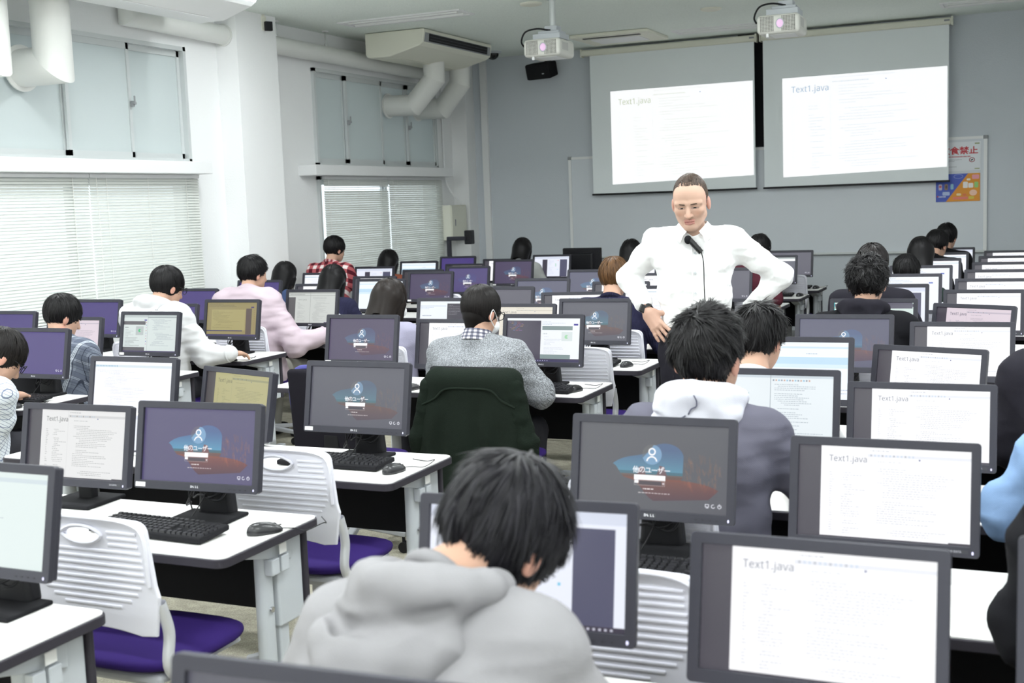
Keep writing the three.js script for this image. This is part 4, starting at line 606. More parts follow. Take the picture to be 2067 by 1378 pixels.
function ell(c, r, k = 0.03) {
  const [cx, cy, cz] = c, [rx, ry, rz] = r;
  return { k, lo: [cx - rx, cy - ry, cz - rz], hi: [cx + rx, cy + ry, cz + rz], f: (x, y, z) => { x = (x - cx) / rx; y = (y - cy) / ry; z = (z - cz) / rz; const k0 = Math.sqrt(x * x + y * y + z * z), k1 = Math.sqrt(x * x / (rx * rx) + y * y / (ry * ry) + z * z / (rz * rz)); return k1 < 1e-6 ? -Math.min(rx, ry, rz) : k0 * (k0 - 1) / k1; } };
}
const union = (list) => (x, y, z) => { let d = 1e3; for (const p of list) { const v = p.f(x, y, z); d = d > 100 ? v : smin(d, v, p.k); } return d; };
function bounds(list, pad) { const lo = [1e9, 1e9, 1e9], hi = [-1e9, -1e9, -1e9]; for (const p of list) for (let i = 0; i < 3; i++) { lo[i] = Math.min(lo[i], p.lo[i] - pad); hi[i] = Math.max(hi[i], p.hi[i] + pad); } return [lo, hi]; }
function nets(f, lo, hi, h, uvScale = 1) {
  const n = [0, 1, 2].map((i) => Math.ceil((hi[i] - lo[i]) / h) + 2), [nx, ny, nz] = n, val = new Float32Array(nx * ny * nz);
  for (let k = 0, o = 0; k < nz; k++) for (let j = 0; j < ny; j++) for (let i = 0; i < nx; i++, o++) val[o] = f(lo[0] + i * h, lo[1] + j * h, lo[2] + k * h);
  const id = new Int32Array(nx * ny * nz).fill(-1), pos = [], sx = 1, sy = nx, sz = nx * ny, off = [0, sx, sy, sx + sy, sz, sx + sz, sy + sz, sx + sy + sz];
  const E = [[0, 1], [2, 3], [4, 5], [6, 7], [0, 2], [1, 3], [4, 6], [5, 7], [0, 4], [1, 5], [2, 6], [3, 7]];
  for (let k = 0; k < nz - 1; k++) for (let j = 0; j < ny - 1; j++) for (let i = 0; i < nx - 1; i++) {
    const o = i + j * sy + k * sz; let m = 0; for (let c = 0; c < 8; c++) if (val[o + off[c]] < 0) m |= 1 << c; if (m === 0 || m === 255) continue;
    let x = 0, y = 0, z = 0, q = 0;
    for (const [a, b] of E) { const va = val[o + off[a]], vb = val[o + off[b]]; if ((va < 0) === (vb < 0)) continue; const t = va / (va - vb); x += (a & 1) + ((b & 1) - (a & 1)) * t; y += (a >> 1 & 1) + ((b >> 1 & 1) - (a >> 1 & 1)) * t; z += (a >> 2) + ((b >> 2) - (a >> 2)) * t; q++; }
    id[o] = pos.length / 3; pos.push(lo[0] + (i + x / q) * h, lo[1] + (j + y / q) * h, lo[2] + (k + z / q) * h);
  }
  const idx = [], quad = (a, b, c, d, flip) => flip ? idx.push(a, c, b, a, d, c) : idx.push(a, b, c, a, c, d);
  for (let k = 1; k < nz - 1; k++) for (let j = 1; j < ny - 1; j++) for (let i = 1; i < nx - 1; i++) {
    const o = i + j * sy + k * sz, s = val[o] < 0;
    if (s !== (val[o + sx] < 0)) quad(id[o - sy - sz], id[o - sz], id[o], id[o - sy], !s);
    if (s !== (val[o + sy] < 0)) quad(id[o - sx - sz], id[o - sx], id[o], id[o - sz], !s);
    if (s !== (val[o + sz] < 0)) quad(id[o - sx - sy], id[o - sy], id[o], id[o - sx], !s);
  }
  const g = new THREE.BufferGeometry(), N = new Float32Array(pos.length), uv = new Float32Array(pos.length / 3 * 2), e = h * 0.5;
  for (let i = 0; i < pos.length; i += 3) { const [x, y, z] = [pos[i], pos[i + 1], pos[i + 2]]; let a = f(x + e, y, z) - f(x - e, y, z), b = f(x, y + e, z) - f(x, y - e, z), c = f(x, y, z + e) - f(x, y, z - e); const l = Math.hypot(a, b, c) || 1; N[i] = a / l; N[i + 1] = b / l; N[i + 2] = c / l; uv[i / 3 * 2] = (x + z * 0.25) * uvScale; uv[i / 3 * 2 + 1] = (y - z * 0.6) * uvScale; }
  g.setAttribute('position', new THREE.Float32BufferAttribute(pos, 3)); g.setAttribute('normal', new THREE.BufferAttribute(N, 3)); g.setAttribute('uv', new THREE.BufferAttribute(uv, 2)); g.setIndex(idx); return g;
}
const meshOf = (list, h, mod, pad = 0.02) => { const u = union(list), [lo, hi] = bounds(list, pad + h); return nets(mod ? (x, y, z) => mod(u(x, y, z), x, y, z) : u, lo, hi, h); };
// merges indexed geometries that carry position, normal, uv and colour
function joinC(list) {
  for (const g of list) if (!g.attributes.color) g.setAttribute('color', new THREE.Float32BufferAttribute(new Float32Array(g.attributes.position.count * 3).fill(1), 3));
  return mergeGeometries(list.map((g) => g.index ? g.toNonIndexed() : g));
}
function paint(g, f) { const p = g.attributes.position, c = new Float32Array(p.count * 3); for (let i = 0; i < p.count; i++) { const v = f(p.getX(i), p.getY(i), p.getZ(i)); c.set(v, i * 3); } g.setAttribute('color', new THREE.BufferAttribute(c, 3)); return g; }
const SKIN = [0.50, 0.305, 0.22], skinMat = new THREE.MeshPhysicalMaterial({ color: rgb(1, 1, 1), vertexColors: true, roughness: 0.55, specularIntensity: 0.6 }), hairMat = new THREE.MeshPhysicalMaterial({ color: rgb(1, 1, 1), vertexColors: true, roughness: 0.4, specularIntensity: 0.32 });

// ---------- hands ----------
function handPrims(pose) {
  const L = [cone([0, 0, 0.03], 0.026, [0, 0, 0], 0.025), cone([-0.02, 0, -0.02], 0.018, [-0.026, 0, -0.085], 0.0125, 0.02), cone([0.02, 0, -0.02], 0.018, [0.026, 0, -0.088], 0.013, 0.02), cone([0, 0.002, -0.02], 0.019, [0, 0.003, -0.092], 0.014, 0.025)];
  const fx = [0.029, 0.010, -0.010, -0.028], len = [0.076, 0.086, 0.08, 0.062];
  fx.forEach((x, i) => { let p = [x, 0.002, -0.088], a = pose.curl[i] * 0.6, sp = (pose.spread ?? 0.06) * (1.5 - i); const seg = [0.46, 0.3, 0.24]; let r = 0.0098; seg.forEach((s, j) => { const l = len[i] * s, q = [p[0] + Math.sin(sp) * l, p[1] - Math.sin(a) * l, p[2] - Math.cos(a) * Math.cos(sp) * l]; L.push(cone(p, r, q, r * 0.93, j ? 0.004 : 0.007)); p = q; a += pose.curl[i] * (j ? 0.6 : 1); r *= 0.93; }); });
  const th = pose.thumb ?? [0.5, -0.25]; let p = [0.022, -0.004, -0.022]; const d1 = [th[0], th[1], -0.75], n1 = Math.hypot(...d1), q = p.map((v, i) => v + d1[i] / n1 * 0.05), d2 = [th[0] * 0.35, th[1], -0.95], n2 = Math.hypot(...d2), e = q.map((v, i) => v + d2[i] / n2 * 0.042);
  L.push(cone(p, 0.016, q, 0.0115, 0.018)); L.push(cone(q, 0.0112, e, 0.0092, 0.004)); return L;
}
const HAND = {};
for (const [n, pose] of Object.entries({ type: { curl: [0.5, 0.45, 0.5, 0.55], thumb: [0.45, -0.35] }, mouse: { curl: [0.28, 0.25, 0.4, 0.5], thumb: [0.55, -0.5], spread: 0.08 }, hip: { curl: [0.1, 0.12, 0.16, 0.2], spread: 0.14, thumb: [0.9, -0.5] } })) { HAND[n] = meshOf(handPrims(pose), n === 'hip' ? 0.0034 : 0.0042); HAND[n + 'Far'] = meshOf(handPrims(pose), 0.0068); }
function handAt(type, left, W, dir, up, s = 1) {
  const f = V(...dir).normalize(), u = V(...up), x = u.clone().cross(f).negate().normalize(), y = f.clone().cross(x).negate().normalize();
  // local axes: -z fingers, y back of the hand, +x thumb side (mirrored for the other hand)
  const X = f.clone().negate(), right = y.clone().cross(X).normalize(); let g = HAND[type].clone();
  if (!left) { /* right hand: thumb towards -x when fingers point -z */ }
  const mir = left ? 1 : -1; const m = new THREE.Matrix4().makeBasis(right.clone().multiplyScalar(mir * s), y.clone().multiplyScalar(s), X.clone().multiplyScalar(s)); m.setPosition(...W); g.applyMatrix4(m);
  if (mir < 0) { const i = g.index; for (let k = 0; k < i.count; k += 3) { const a = i.getX(k + 1); i.setX(k + 1, i.getX(k + 2)); i.setX(k + 2, a); } }
  return paint(g, () => SKIN);
}

// ---------- heads ----------
const headBase = [ell([0, 0.025, 0.012], [0.075, 0.092, 0.095]), ell([0, -0.03, -0.036], [0.063, 0.083, 0.058], 0.03), cone([0, -0.066, -0.03], 0.045, [0, -0.09, -0.062], 0.023, 0.03), cone([0, -0.006, -0.09], 0.008, [0, -0.04, -0.105], 0.0125, 0.015), ell([0.078, -0.016, 0.014], [0.010, 0.032, 0.018], 0.006), ell([-0.078, -0.016, 0.014], [0.010, 0.032, 0.018], 0.006)];
class Head {
  constructor(c, down, yaw, roll, s) { this.c = V(...c); this.m = new THREE.Matrix4().makeRotationFromEuler(new THREE.Euler(-down * D2R, yaw * D2R, roll * D2R, 'YXZ')).scale(V(s, s, s)).setPosition(this.c); this.inv = this.m.clone().invert(); this.s = s; this.e = this.inv.elements; }
  w(x, y, z) { return V(x, y, z).applyMatrix4(this.m).toArray(); }
}
function skinGeo(head, N, cell, extra = [], base = headBase, colour) {
  const f = union(base), e = head.e, a = head.w(0, -0.045, 0.03), neck = [cone(a, 0.05 * head.s, N, 0.056, 0.03), cone(N, 0.058, [N[0], N[1] - 0.09, N[2] + 0.03], 0.075, 0.03), ...extra], nf = union(neck);
  const g = (x, y, z) => smin(f(e[0] * x + e[4] * y + e[8] * z + e[12], e[1] * x + e[5] * y + e[9] * z + e[13], e[2] * x + e[6] * y + e[10] * z + e[14]) * head.s, nf(x, y, z), 0.025);
  const R = 0.135 * head.s, lo = [0, 1, 2].map((i) => Math.min(head.c.getComponent(i) - R, N[i] - (i === 1 ? 0.12 : 0.09))), hi = [0, 1, 2].map((i) => Math.max(head.c.getComponent(i) + R, N[i] + (i === 1 ? 0.05 : 0.1)));
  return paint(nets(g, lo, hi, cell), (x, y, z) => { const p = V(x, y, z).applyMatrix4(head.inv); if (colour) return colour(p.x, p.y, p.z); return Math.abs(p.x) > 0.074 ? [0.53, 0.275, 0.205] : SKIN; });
}
// ---------- hair ----------
// st: line(z, x) lowest height of the hair, n locks, len, lift, wd, whorl, grav, long (metres that hang down), col
const LINES = {
  short: (z, x) => z > 0.05 ? -0.097 + Math.abs(x) * 0.45 : z > 0.012 ? -0.012 - 0.08 * (z - 0.012) / 0.038 : z > -0.03 ? 0.012 - (z + 0.03) * 0.55 : 0.012 + Math.min(0.05, (-0.03 - z) * 1.0),
  bowl: (z, x) => z > 0.045 ? -0.108 + Math.abs(x) * 0.45 : z > -0.03 ? -0.042 - 0.062 * (z + 0.03) / 0.075 : -0.035 + Math.min(0.06, (-0.03 - z) * 1.4),
  bald: (z, x) => z > 0.05 ? -0.07 : z > 0.0 ? -0.025 : z > -0.035 ? -0.005 : z > -0.055 ? 0.005 : Math.abs(x) > 0.06 ? 0.03 : Math.abs(x) > 0.028 ? 0.102 : 0.095,
};
function hairGeo(head, st) {
  const r = st.r ?? [0.089, 0.105, 0.110], c = st.c ?? [0, 0.03, 0.015], line = LINES[st.line ?? 'short'], cell = st.cell ?? 0.008, e = head.e;
  const cap = ell(c, [r[0] - 0.004, r[1] - 0.004, r[2] - 0.004]).f, geos = [], extra = st.mass ? union(st.mass) : null;
  const f = (x, y, z) => { const X = e[0] * x + e[4] * y + e[8] * z + e[12], Y = e[1] * x + e[5] * y + e[9] * z + e[13], Z = e[2] * x + e[6] * y + e[10] * z + e[14]; let d = smax(cap(X, Y, Z), (line(Z, X) + (st.hem ?? 0.012) - Y) * 0.75, 0.012) * head.s; if (extra) d = smin(d, extra(X, Y, Z), 0.05); return d; };
  const R = 0.135 * head.s + (st.long ?? 0), hc = head.c.toArray();
  const base = nets(f, [hc[0] - 0.13, hc[1] - R, hc[2] - 0.15], [hc[0] + 0.13, hc[1] + 0.14, hc[2] + 0.16], cell);
  const col = st.col ?? [0.007, 0.0065, 0.007]; geos.push(paint(base, () => col));
  const w = V(...(st.whorl ?? [0.1, 0.8, 0.6])).normalize(), pos = [], cl = [], idx = [], NP = st.long ? 9 : 6, gl = V(0, -1, 0.42).transformDirection(head.inv), tv = V(0, 0, 0);
  let made = 0, guard = 0;
  while (made < st.n && guard++ < st.n * 12) {
    const uz = rr(-1, 1), an = rr(0, 6.2832), q = Math.sqrt(1 - uz * uz); let u = V(q * Math.cos(an), uz, q * Math.sin(an));
    let p = V(c[0] + u.x * r[0], c[1] + u.y * r[1], c[2] + u.z * r[2]); if (p.y < line(p.z, p.x) + rr(-0.012, 0.012)) continue; if (st.sparse && rnd() < st.sparse(p)) continue; made++;
    let len = rr(...st.len), wd = st.wd * rr(0.6, 1.3), free = false; const tone = rr(0.5, 1.6), cf = st.clump ?? 22, nn = (o) => noise3(p.x * cf + o, p.y * cf - o, p.z * cf + 2 * o) * 1.5 + rr(-0.35, 0.35), jx = nn(3), jy = nn(17), jz = nn(41); let lift = st.lift * Math.max(0.1, 0.75 + nn(7)) * rr(0.6, 1.3);
    if (st.long && (u.z > -0.2 || Math.abs(u.x) > 0.6)) len += st.long * rr(0.7, 1.05);
    const ds = len / (NP - 1), P = [];
    for (let i = 0; i < NP; i++) {
      const t = i / (NP - 1), n = V(u.x / r[0], u.y / r[1], u.z / r[2]).normalize();
      P.push([p.clone(), n.clone()]);
      if (free) { tv.lerp(gl, 0.5).normalize(); p = p.clone().addScaledVector(tv, ds); continue; }
      let fl = u.clone().sub(w); fl.y -= st.grav ?? 0.5; fl.x += jx * (st.mess ?? 0.25); fl.y += jy * (st.mess ?? 0.25); fl.z += jz * (st.mess ?? 0.25); fl.addScaledVector(n, -fl.dot(n)).normalize();
      const u2 = u.clone().add(V(fl.x * ds / r[0], fl.y * ds / r[1], fl.z * ds / r[2])).normalize(), k = 1 + lift * Math.pow((i + 1) / NP, 1.4) / 0.1;
      const np = V(c[0] + u2.x * r[0] * k, c[1] + u2.y * r[1] * k, c[2] + u2.z * r[2] * k); tv.copy(np).sub(p).normalize();
      if (st.long && np.y < -0.015) { free = true; np.addScaledVector(n, 0.012); }
      if (!st.long && np.y < line(np.z, np.x) - 0.004) { tv.addScaledVector(n, -0.12).normalize(); p = p.clone().addScaledVector(tv, ds * 0.5); continue; }
      p = np; u = u2;
    }
    const b0 = pos.length / 3;
    P.forEach(([pt, n], i) => { const t = i / (NP - 1), nx = P[Math.min(i + 1, NP - 1)][0].clone().sub(P[Math.max(i - 1, 0)][0]).normalize(), sd = nx.clone().cross(n).normalize(), hw = wd * (i === NP - 1 ? 0.05 : Math.pow(1 - t, 0.55) * (t < 0.12 ? 0.7 : 1)), th = hw * 0.55;
      for (const v of [pt.clone().addScaledVector(sd, hw), pt.clone().addScaledVector(n, th), pt.clone().addScaledVector(sd, -hw)]) { v.applyMatrix4(head.m); pos.push(v.x, v.y, v.z); const cc = st.tip ? col.map((a, q2) => a + (st.tip[q2] - a) * t * 0.9) : col; cl.push(cc[0] * tone, cc[1] * tone, cc[2] * tone); } });
    for (let i = 0; i < NP - 1; i++) { const a = b0 + i * 3; idx.push(a, a + 3, a + 1, a + 1, a + 3, a + 4, a + 1, a + 4, a + 2, a + 2, a + 4, a + 5); }
  }
  const g = new THREE.BufferGeometry(); g.setAttribute('position', new THREE.Float32BufferAttribute(pos, 3)); g.setAttribute('color', new THREE.Float32BufferAttribute(cl, 3)); g.setAttribute('uv', new THREE.Float32BufferAttribute(new Float32Array(pos.length / 3 * 2), 2)); g.setIndex(idx); g.computeVertexNormals(); geos.push(g);
  return joinC(geos);
}
// ---------- clothes ----------
const wrinkle = (amp, fx, fy) => (d, x, y, z) => Math.abs(d) > 0.05 ? d : d + amp * noise3(x * fx, y * fy, z * fx) + amp * 0.6 * Math.abs(noise3(x * fx * 0.6 + 9, y * fy * 1.4, z * fx * 0.6));
const cloth = (c, extra = {}) => std(c, 0.9, { bumpMap: fabricBump, bumpScale: 0.0008, specularIntensity: 0.2, ...extra });
function torsoPrims(H0, N, o, S, E, W) {
  const w = o.w ?? 1, fat = o.fat ?? 0, mix = (a, b, t) => a.map((v, i) => v + (b[i] - v) * t), B = mix(H0, N, 0.33), C = mix(H0, N, 0.68); B[2] += 0.03; C[2] += 0.025; const L = [];
  for (const s of [-1, 1]) { const off = (p, d) => [p[0] + s * d, p[1], p[2]]; L.push(cone(off(H0, 0.075 * w), 0.12 + fat, off(B, 0.072 * w), 0.112 + fat, 0.05), cone(off(B, 0.072 * w), 0.112 + fat, off(C, 0.085 * w), 0.108 + fat, 0.05), cone(off(C, 0.085 * w), 0.108 + fat, [(N[0] * 2 + S[s < 0 ? 0 : 1][0]) / 3, N[1] - 0.08, N[2] + 0.02], 0.07 + fat, 0.05)); }
  L.push(cone(S[0], 0.062 + fat, S[1], 0.062 + fat, 0.05));
  for (const i of [0, 1]) L.push(cone([N[0], N[1] - 0.012, N[2] + 0.008], 0.058 + fat * 0.5, S[i], 0.056 + fat, 0.04), cone(S[i], 0.066 + fat, E[i], 0.052 + fat, 0.045), cone(E[i], 0.051 + fat, W[i], 0.038 + fat * 0.6, 0.03));
  return L;
}
function student(o) {
  const k = o.k, oz = farEdge(k) + DD + 0.22 + (o.dz ?? 0), ox = o.sx, p = thing('person', o.label, 'person', [ox, 0, oz]);
  const hc = [o.head[0] - ox, o.head[1], o.head[2] - oz], head = new Head(hc, o.down ?? 12, o.yaw ?? 0, o.roll ?? 0, o.hs ?? 1);
  const nb = head.w(0, -0.1, 0.05), N = o.neck ?? [nb[0] * 0.75, nb[1] - 0.045, nb[2] + 0.035], H0 = [0, 0.53, 0.0], sw = o.sw ?? 0.165, sd = o.shDrop ?? 0.06;
  const S = [[N[0] - sw, N[1] - sd, N[2] + 0.01], [N[0] + sw, N[1] - sd, N[2] + 0.01]];
  const deskNear = -0.22 - (o.dz ?? 0), E = o.elbow ?? [[-0.25, Math.max(0.72, N[1] - 0.29), N[2] - 0.03], [0.25, Math.max(0.72, N[1] - 0.29), N[2] - 0.03]], W = o.wrist ?? [[-0.13, 0.758, deskNear - 0.12], [0.13, 0.758, deskNear - 0.12]];
  const cell = o.cell ?? 0.016, L = torsoPrims(H0, N, o, S, E, W);
  const wr = wrinkle(o.wr ?? 0.004, 7, 11), hem = o.hem ?? 0.44;
  const body = [skinGeo(head, N, o.hcell ?? 0.0085)];
  const hd = o.handDir ?? [[0.15, -0.18, -1], [-0.15, -0.18, -1]], ht = o.hand ?? ['type', 'type'];
  for (const i of [0, 1]) { const f = V(...hd[i]).normalize(); body.push(handAt(ht[i] + (o.hcell || k === 9 ? '' : 'Far'), i === 0, [W[i][0] + f.x * 0.01, W[i][1] + f.y * 0.01, W[i][2] + f.z * 0.01], hd[i], [0, 1, 0], 0.95)); }
  const bm = part(p, 'body', joinC(body), skinMat);
  const tl = o.topLabel; part(p, o.topName ?? 'sweater', meshOf(L, cell, (d, x, y, z) => smax(wr(d, x, y, z), hem - y, 0.02)), o.top, tl);
  // cuffs and collar
  for (const i of [0, 1]) { const d = V(W[i][0] - E[i][0], W[i][1] - E[i][1], W[i][2] - E[i][2]).normalize(), g = new THREE.TorusGeometry(0.034 + (o.fat ?? 0) * 0.6, 0.009, 8, 20).applyQuaternion(new THREE.Quaternion().setFromUnitVectors(V(0, 0, 1), d)).translate(W[i][0] - d.x * 0.0, W[i][1], W[i][2]); part(p, 'cuff', g, o.cuffMat ?? o.top); }
  if (o.collar !== false) { const up = V(hc[0] - N[0], hc[1] - N[1], hc[2] - N[2]).normalize(), g = new THREE.TorusGeometry(0.066, 0.012, 8, 28).scale(1, 1, o.collarH ?? 1.3).applyQuaternion(new THREE.Quaternion().setFromUnitVectors(V(0, 0, 1), up)).translate(N[0] + up.x * 0.006, N[1] + up.y * 0.006, N[2] + up.z * 0.006 + 0.004); part(p, 'collar', g, o.collarMat ?? o.top); }
  if (o.shirtCollar) { const g = new THREE.CylinderGeometry(0.068, 0.082, 0.055, 28, 1, true).rotateX(-0.3).translate(N[0], N[1] + 0.028, N[2] + 0.008); part(p, 'shirt_collar', g, o.shirtCollar); }
  if (o.hood) {
    const HL = [], hr = o.hood.r ?? 0.036; for (let a = -2.3; a < 2.3; a += 0.46) { const pt = (t) => [N[0] + Math.sin(t) * 0.098, N[1] + 0.022 + Math.cos(t) * (o.hood.rise ?? 0.02), N[2] + 0.012 + Math.cos(t) * 0.088]; HL.push(cone(pt(a), hr * (1 - Math.abs(a) * 0.12), pt(a + 0.46), hr * (1 - Math.abs(a + 0.46) * 0.12), 0.02)); }
    const [hx, hy, hz] = o.hood.at ?? [0, -0.055, 0.105], [rx, ry, rz] = o.hood.size ?? [0.125, 0.09, 0.042], tl2 = o.hood.tilt ?? 0.7, ct = Math.cos(tl2), sn = Math.sin(tl2), pe = ell([0, 0, 0], [rx, ry, rz]).f;
    // pouch: a flattened bag lying on the back, widest at the shoulders and pointed below
    HL.push({ k: 0.03, lo: [N[0] + hx - rx, N[1] + hy - ry, N[2] + hz - ry], hi: [N[0] + hx + rx, N[1] + hy + ry, N[2] + hz + ry], f: (x, y, z) => { x -= N[0] + hx; y -= N[1] + hy; z -= N[2] + hz; const v = ct * y - sn * z, w = sn * y + ct * z; return pe(x * (v < 0 ? 1 - v * (o.hood.taper ?? 4) : 1), v, w) * 0.8; } });
    const cuts = (o.hood.folds ?? [[[-0.12, 0.0, 0.07], [-0.05, -0.03, 0.14]], [[-0.05, -0.03, 0.14], [0.05, -0.03, 0.14]], [[0.05, -0.03, 0.14], [0.12, 0.0, 0.07]]]).map((f) => cone(f[0].map((v, i) => v + N[i]), f[2] ?? 0.009, f[1].map((v, i) => v + N[i]), f[3] ?? f[2] ?? 0.009).f);
    const inner = cone([N[0], N[1] + 0.12, N[2] - 0.01], 0.084, [N[0], N[1] - 0.02, N[2] + 0.005], 0.064).f;
    const hood = part(p, 'hood', meshOf(HL, o.hood.cell ?? cell * 0.8, (d, x, y, z) => { if (Math.abs(d) < 0.05) { d += 0.004 * noise3(x * 11, y * 13, z * 11); for (const c of cuts) d = smax(d, -c(x, y, z), 0.016); } return smax(d, -inner(x, y, z), 0.012); }), o.hood.mat ?? o.top, o.hood.label);
    const hu = union(HL), skinZ = (x, y) => { let z = N[2] + 0.35; for (let i = 0; i < 80; i++) { const d = hu(N[0] + x, N[1] + y, z); if (d < 0.001) break; z -= Math.max(0.001, d * 0.7); } return z - N[2]; };
    for (const s of o.hood.seams ?? []) part(hood, 'seam', tube(s.map(([a, b]) => [N[0] + a, N[1] + b, N[2] + skinZ(a, b) + 0.001]), 0.0022, 30, 5), o.hood.seamMat);
  }
  const hair = part(p, 'hair', hairGeo(head, { n: 500, len: [0.045, 0.07], lift: 0.006, wd: 0.0065, ...o.hair }), hairMat);
  // trousers and shoes
  const T = []; for (const s of [-1, 1]) T.push(cone([s * 0.08, 0.535, 0.02], 0.118, [s * 0.09, 0.525, -0.06], 0.1, 0.05), cone([s * 0.09, 0.525, -0.06], 0.095, [s * 0.11, 0.50, -0.40], 0.066, 0.04), cone([s * 0.11, 0.50, -0.40], 0.062, [s * 0.12, 0.1, -0.33], 0.05, 0.03));
  part(p, 'trousers', meshOf(T, 0.028, wrinkle(0.004, 8, 8)), o.pants ?? cloth([0.03, 0.03, 0.036]));
  for (const s of [-1, 1]) part(p, 'shoe', warp(new THREE.SphereGeometry(1, 16, 10), (x, y, z) => [s * 0.12 + x * 0.045, Math.max(0.002, 0.04 + y * 0.045), -0.37 + z * 0.13]), M.black);
  const child = (name, geo, mat, lb) => { const m = part(p, name, geo, mat, lb); geo.applyMatrix4(head.m); return m; };
  if (o.glasses) child('glasses', join([tube([[0.079, 0.004, 0.015], [0.078, 0.006, -0.05], [0.066, 0.003, -0.098]], 0.0022, 14, 5), tube([[-0.079, 0.004, 0.015], [-0.078, 0.006, -0.05], [-0.066, 0.003, -0.098]], 0.0022, 14, 5), ...[-1, 1].map((s) => tube([[s * 0.062, 0.014, -0.100], [s * 0.036, 0.018, -0.108], [s * 0.012, 0.012, -0.108], [s * 0.012, -0.014, -0.108], [s * 0.036, -0.022, -0.106], [s * 0.06, -0.014, -0.099]], 0.002, 24, 5, true))]), M.black);
  if (o.mask) child('face_mask', join([warp(new THREE.SphereGeometry(1, 24, 16), (x, y, z) => [x * 0.066, -0.058 + y * 0.05, -0.052 + z * 0.064 * (z < 0 ? 1 : 0.25)]), ...(o.mask === 'covered' ? [] : [-1, 1]).map((s) => tube([[s * 0.06, -0.035, -0.062], [s * 0.085, 0.0, 0.0], [s * 0.09, 0.008, 0.022], [s * 0.088, -0.03, 0.03], [s * 0.062, -0.075, -0.05]], 0.0026, 24, 5))]), M.white);
  return { p, N, head };
}

// ---------- fabrics with woven patterns (uv in metres) ----------
const rep = (t, u, v) => { t.wrapS = t.wrapT = THREE.RepeatWrapping; t.repeat.set(u, v); return t; };
const plaidTex = rep(canvas(256, 256, (g, w, h) => {
  g.fillStyle = 'rgb(116,122,134)'; g.fillRect(0, 0, w, h); const band = (a, b, c) => { g.fillStyle = c; g.fillRect(a, 0, b, h); g.fillRect(0, a, w, b); };
  g.globalAlpha = 0.55; band(20, 60, 'rgb(74,80,96)'); band(150, 50, 'rgb(84,90,104)'); g.globalAlpha = 0.6; for (const a of [98, 110, 122]) { g.fillStyle = 'rgb(232,236,240)'; g.fillRect(a, 0, 7, h); } g.globalAlpha = 0.3; for (const a of [98, 116]) { g.fillStyle = 'rgb(232,236,240)'; g.fillRect(0, a, w, 7); }
  g.globalAlpha = 0.8; for (const a of [14, 84, 134, 176, 214]) { g.fillStyle = 'rgb(36,40,52)'; g.fillRect(a, 0, 3.5, h); g.fillRect(0, a, w, 3.5); } g.globalAlpha = 1;
}), 9, 9);
const redTex = rep(canvas(128, 128, (g, w, h) => { g.fillStyle = 'rgb(226,214,212)'; g.fillRect(0, 0, w, h); g.globalAlpha = 0.75; g.fillStyle = 'rgb(150,44,52)'; g.fillRect(0, 0, 64, h); g.fillRect(0, 0, w, 64); g.globalAlpha = 0.9; g.fillStyle = 'rgb(70,24,36)'; g.fillRect(0, 0, 64, 64); g.globalAlpha = 1; }), 12, 12);
const checkTex = rep(canvas(64, 64, (g, w, h) => { g.fillStyle = 'rgb(222,228,236)'; g.fillRect(0, 0, w, h); g.fillStyle = 'rgba(90,100,130,.7)'; g.fillRect(0, 0, 8, h); g.fillRect(0, 0, w, 8); }), 60, 60);
const ginghamTex = rep(canvas(64, 64, (g, w, h) => { g.fillStyle = 'rgb(235,235,238)'; g.fillRect(0, 0, w, h); g.globalAlpha = 0.6; g.fillStyle = 'rgb(40,40,60)'; g.fillRect(0, 0, 32, h); g.fillRect(0, 0, w, 32); g.globalAlpha = 1; }), 16, 3);
const F = {
  greyHoodie: cloth([0.25, 0.245, 0.255]), slate: cloth([0.115, 0.112, 0.145]), hoodLight: cloth([0.60, 0.60, 0.66]), white: cloth([0.64, 0.64, 0.65]), pink: cloth([0.50, 0.41, 0.46]), plaid: cloth([1, 1, 1], { map: plaidTex }),
  heather: cloth([1, 1, 1], { map: heatherTex, bumpMap: grainBump, bumpScale: 0.002 }), red: cloth([1, 1, 1], { map: redTex }), check: cloth([1, 1, 1], { map: checkTex }), navy: cloth([0.022, 0.022, 0.05], { bumpMap: knitBump, bumpScale: 0.003 }), denim: cloth([0.06, 0.09, 0.19]), blackC: cloth([0.009, 0.009, 0.011]), charcoal: cloth([0.018, 0.017, 0.023]), lilac: cloth([0.30, 0.29, 0.38], { bumpMap: grainBump, bumpScale: 0.002 }), rust: cloth([0.32, 0.10, 0.06]), lightGrey: cloth([0.46, 0.47, 0.46]), maroon: cloth([0.08, 0.02, 0.03]), greenDark: cloth([0.02, 0.035, 0.03]), sky: cloth([0.20, 0.31, 0.50]), khaki: cloth([0.36, 0.35, 0.31]), darkPants: cloth([0.045, 0.045, 0.055]),
};
const hz = (k, d = 0.52) => monZ(k) + d;
const longHair = (n, len, extra = {}) => ({ line: 'bowl', n, len: [0.05, 0.08], long: len, lift: 0.003, wd: 0.0075, mess: 0.06, grav: 0.9, whorl: [0, 0.95, 0.25], r: [0.093, 0.105, 0.108], mass: [-1, 1].map((s) => cone([s * 0.022, 0.0, 0.04], 0.076, [s * 0.035, -0.07 - len * 0.85, 0.06 + len * 0.42], 0.062, 0.04)), ...extra });
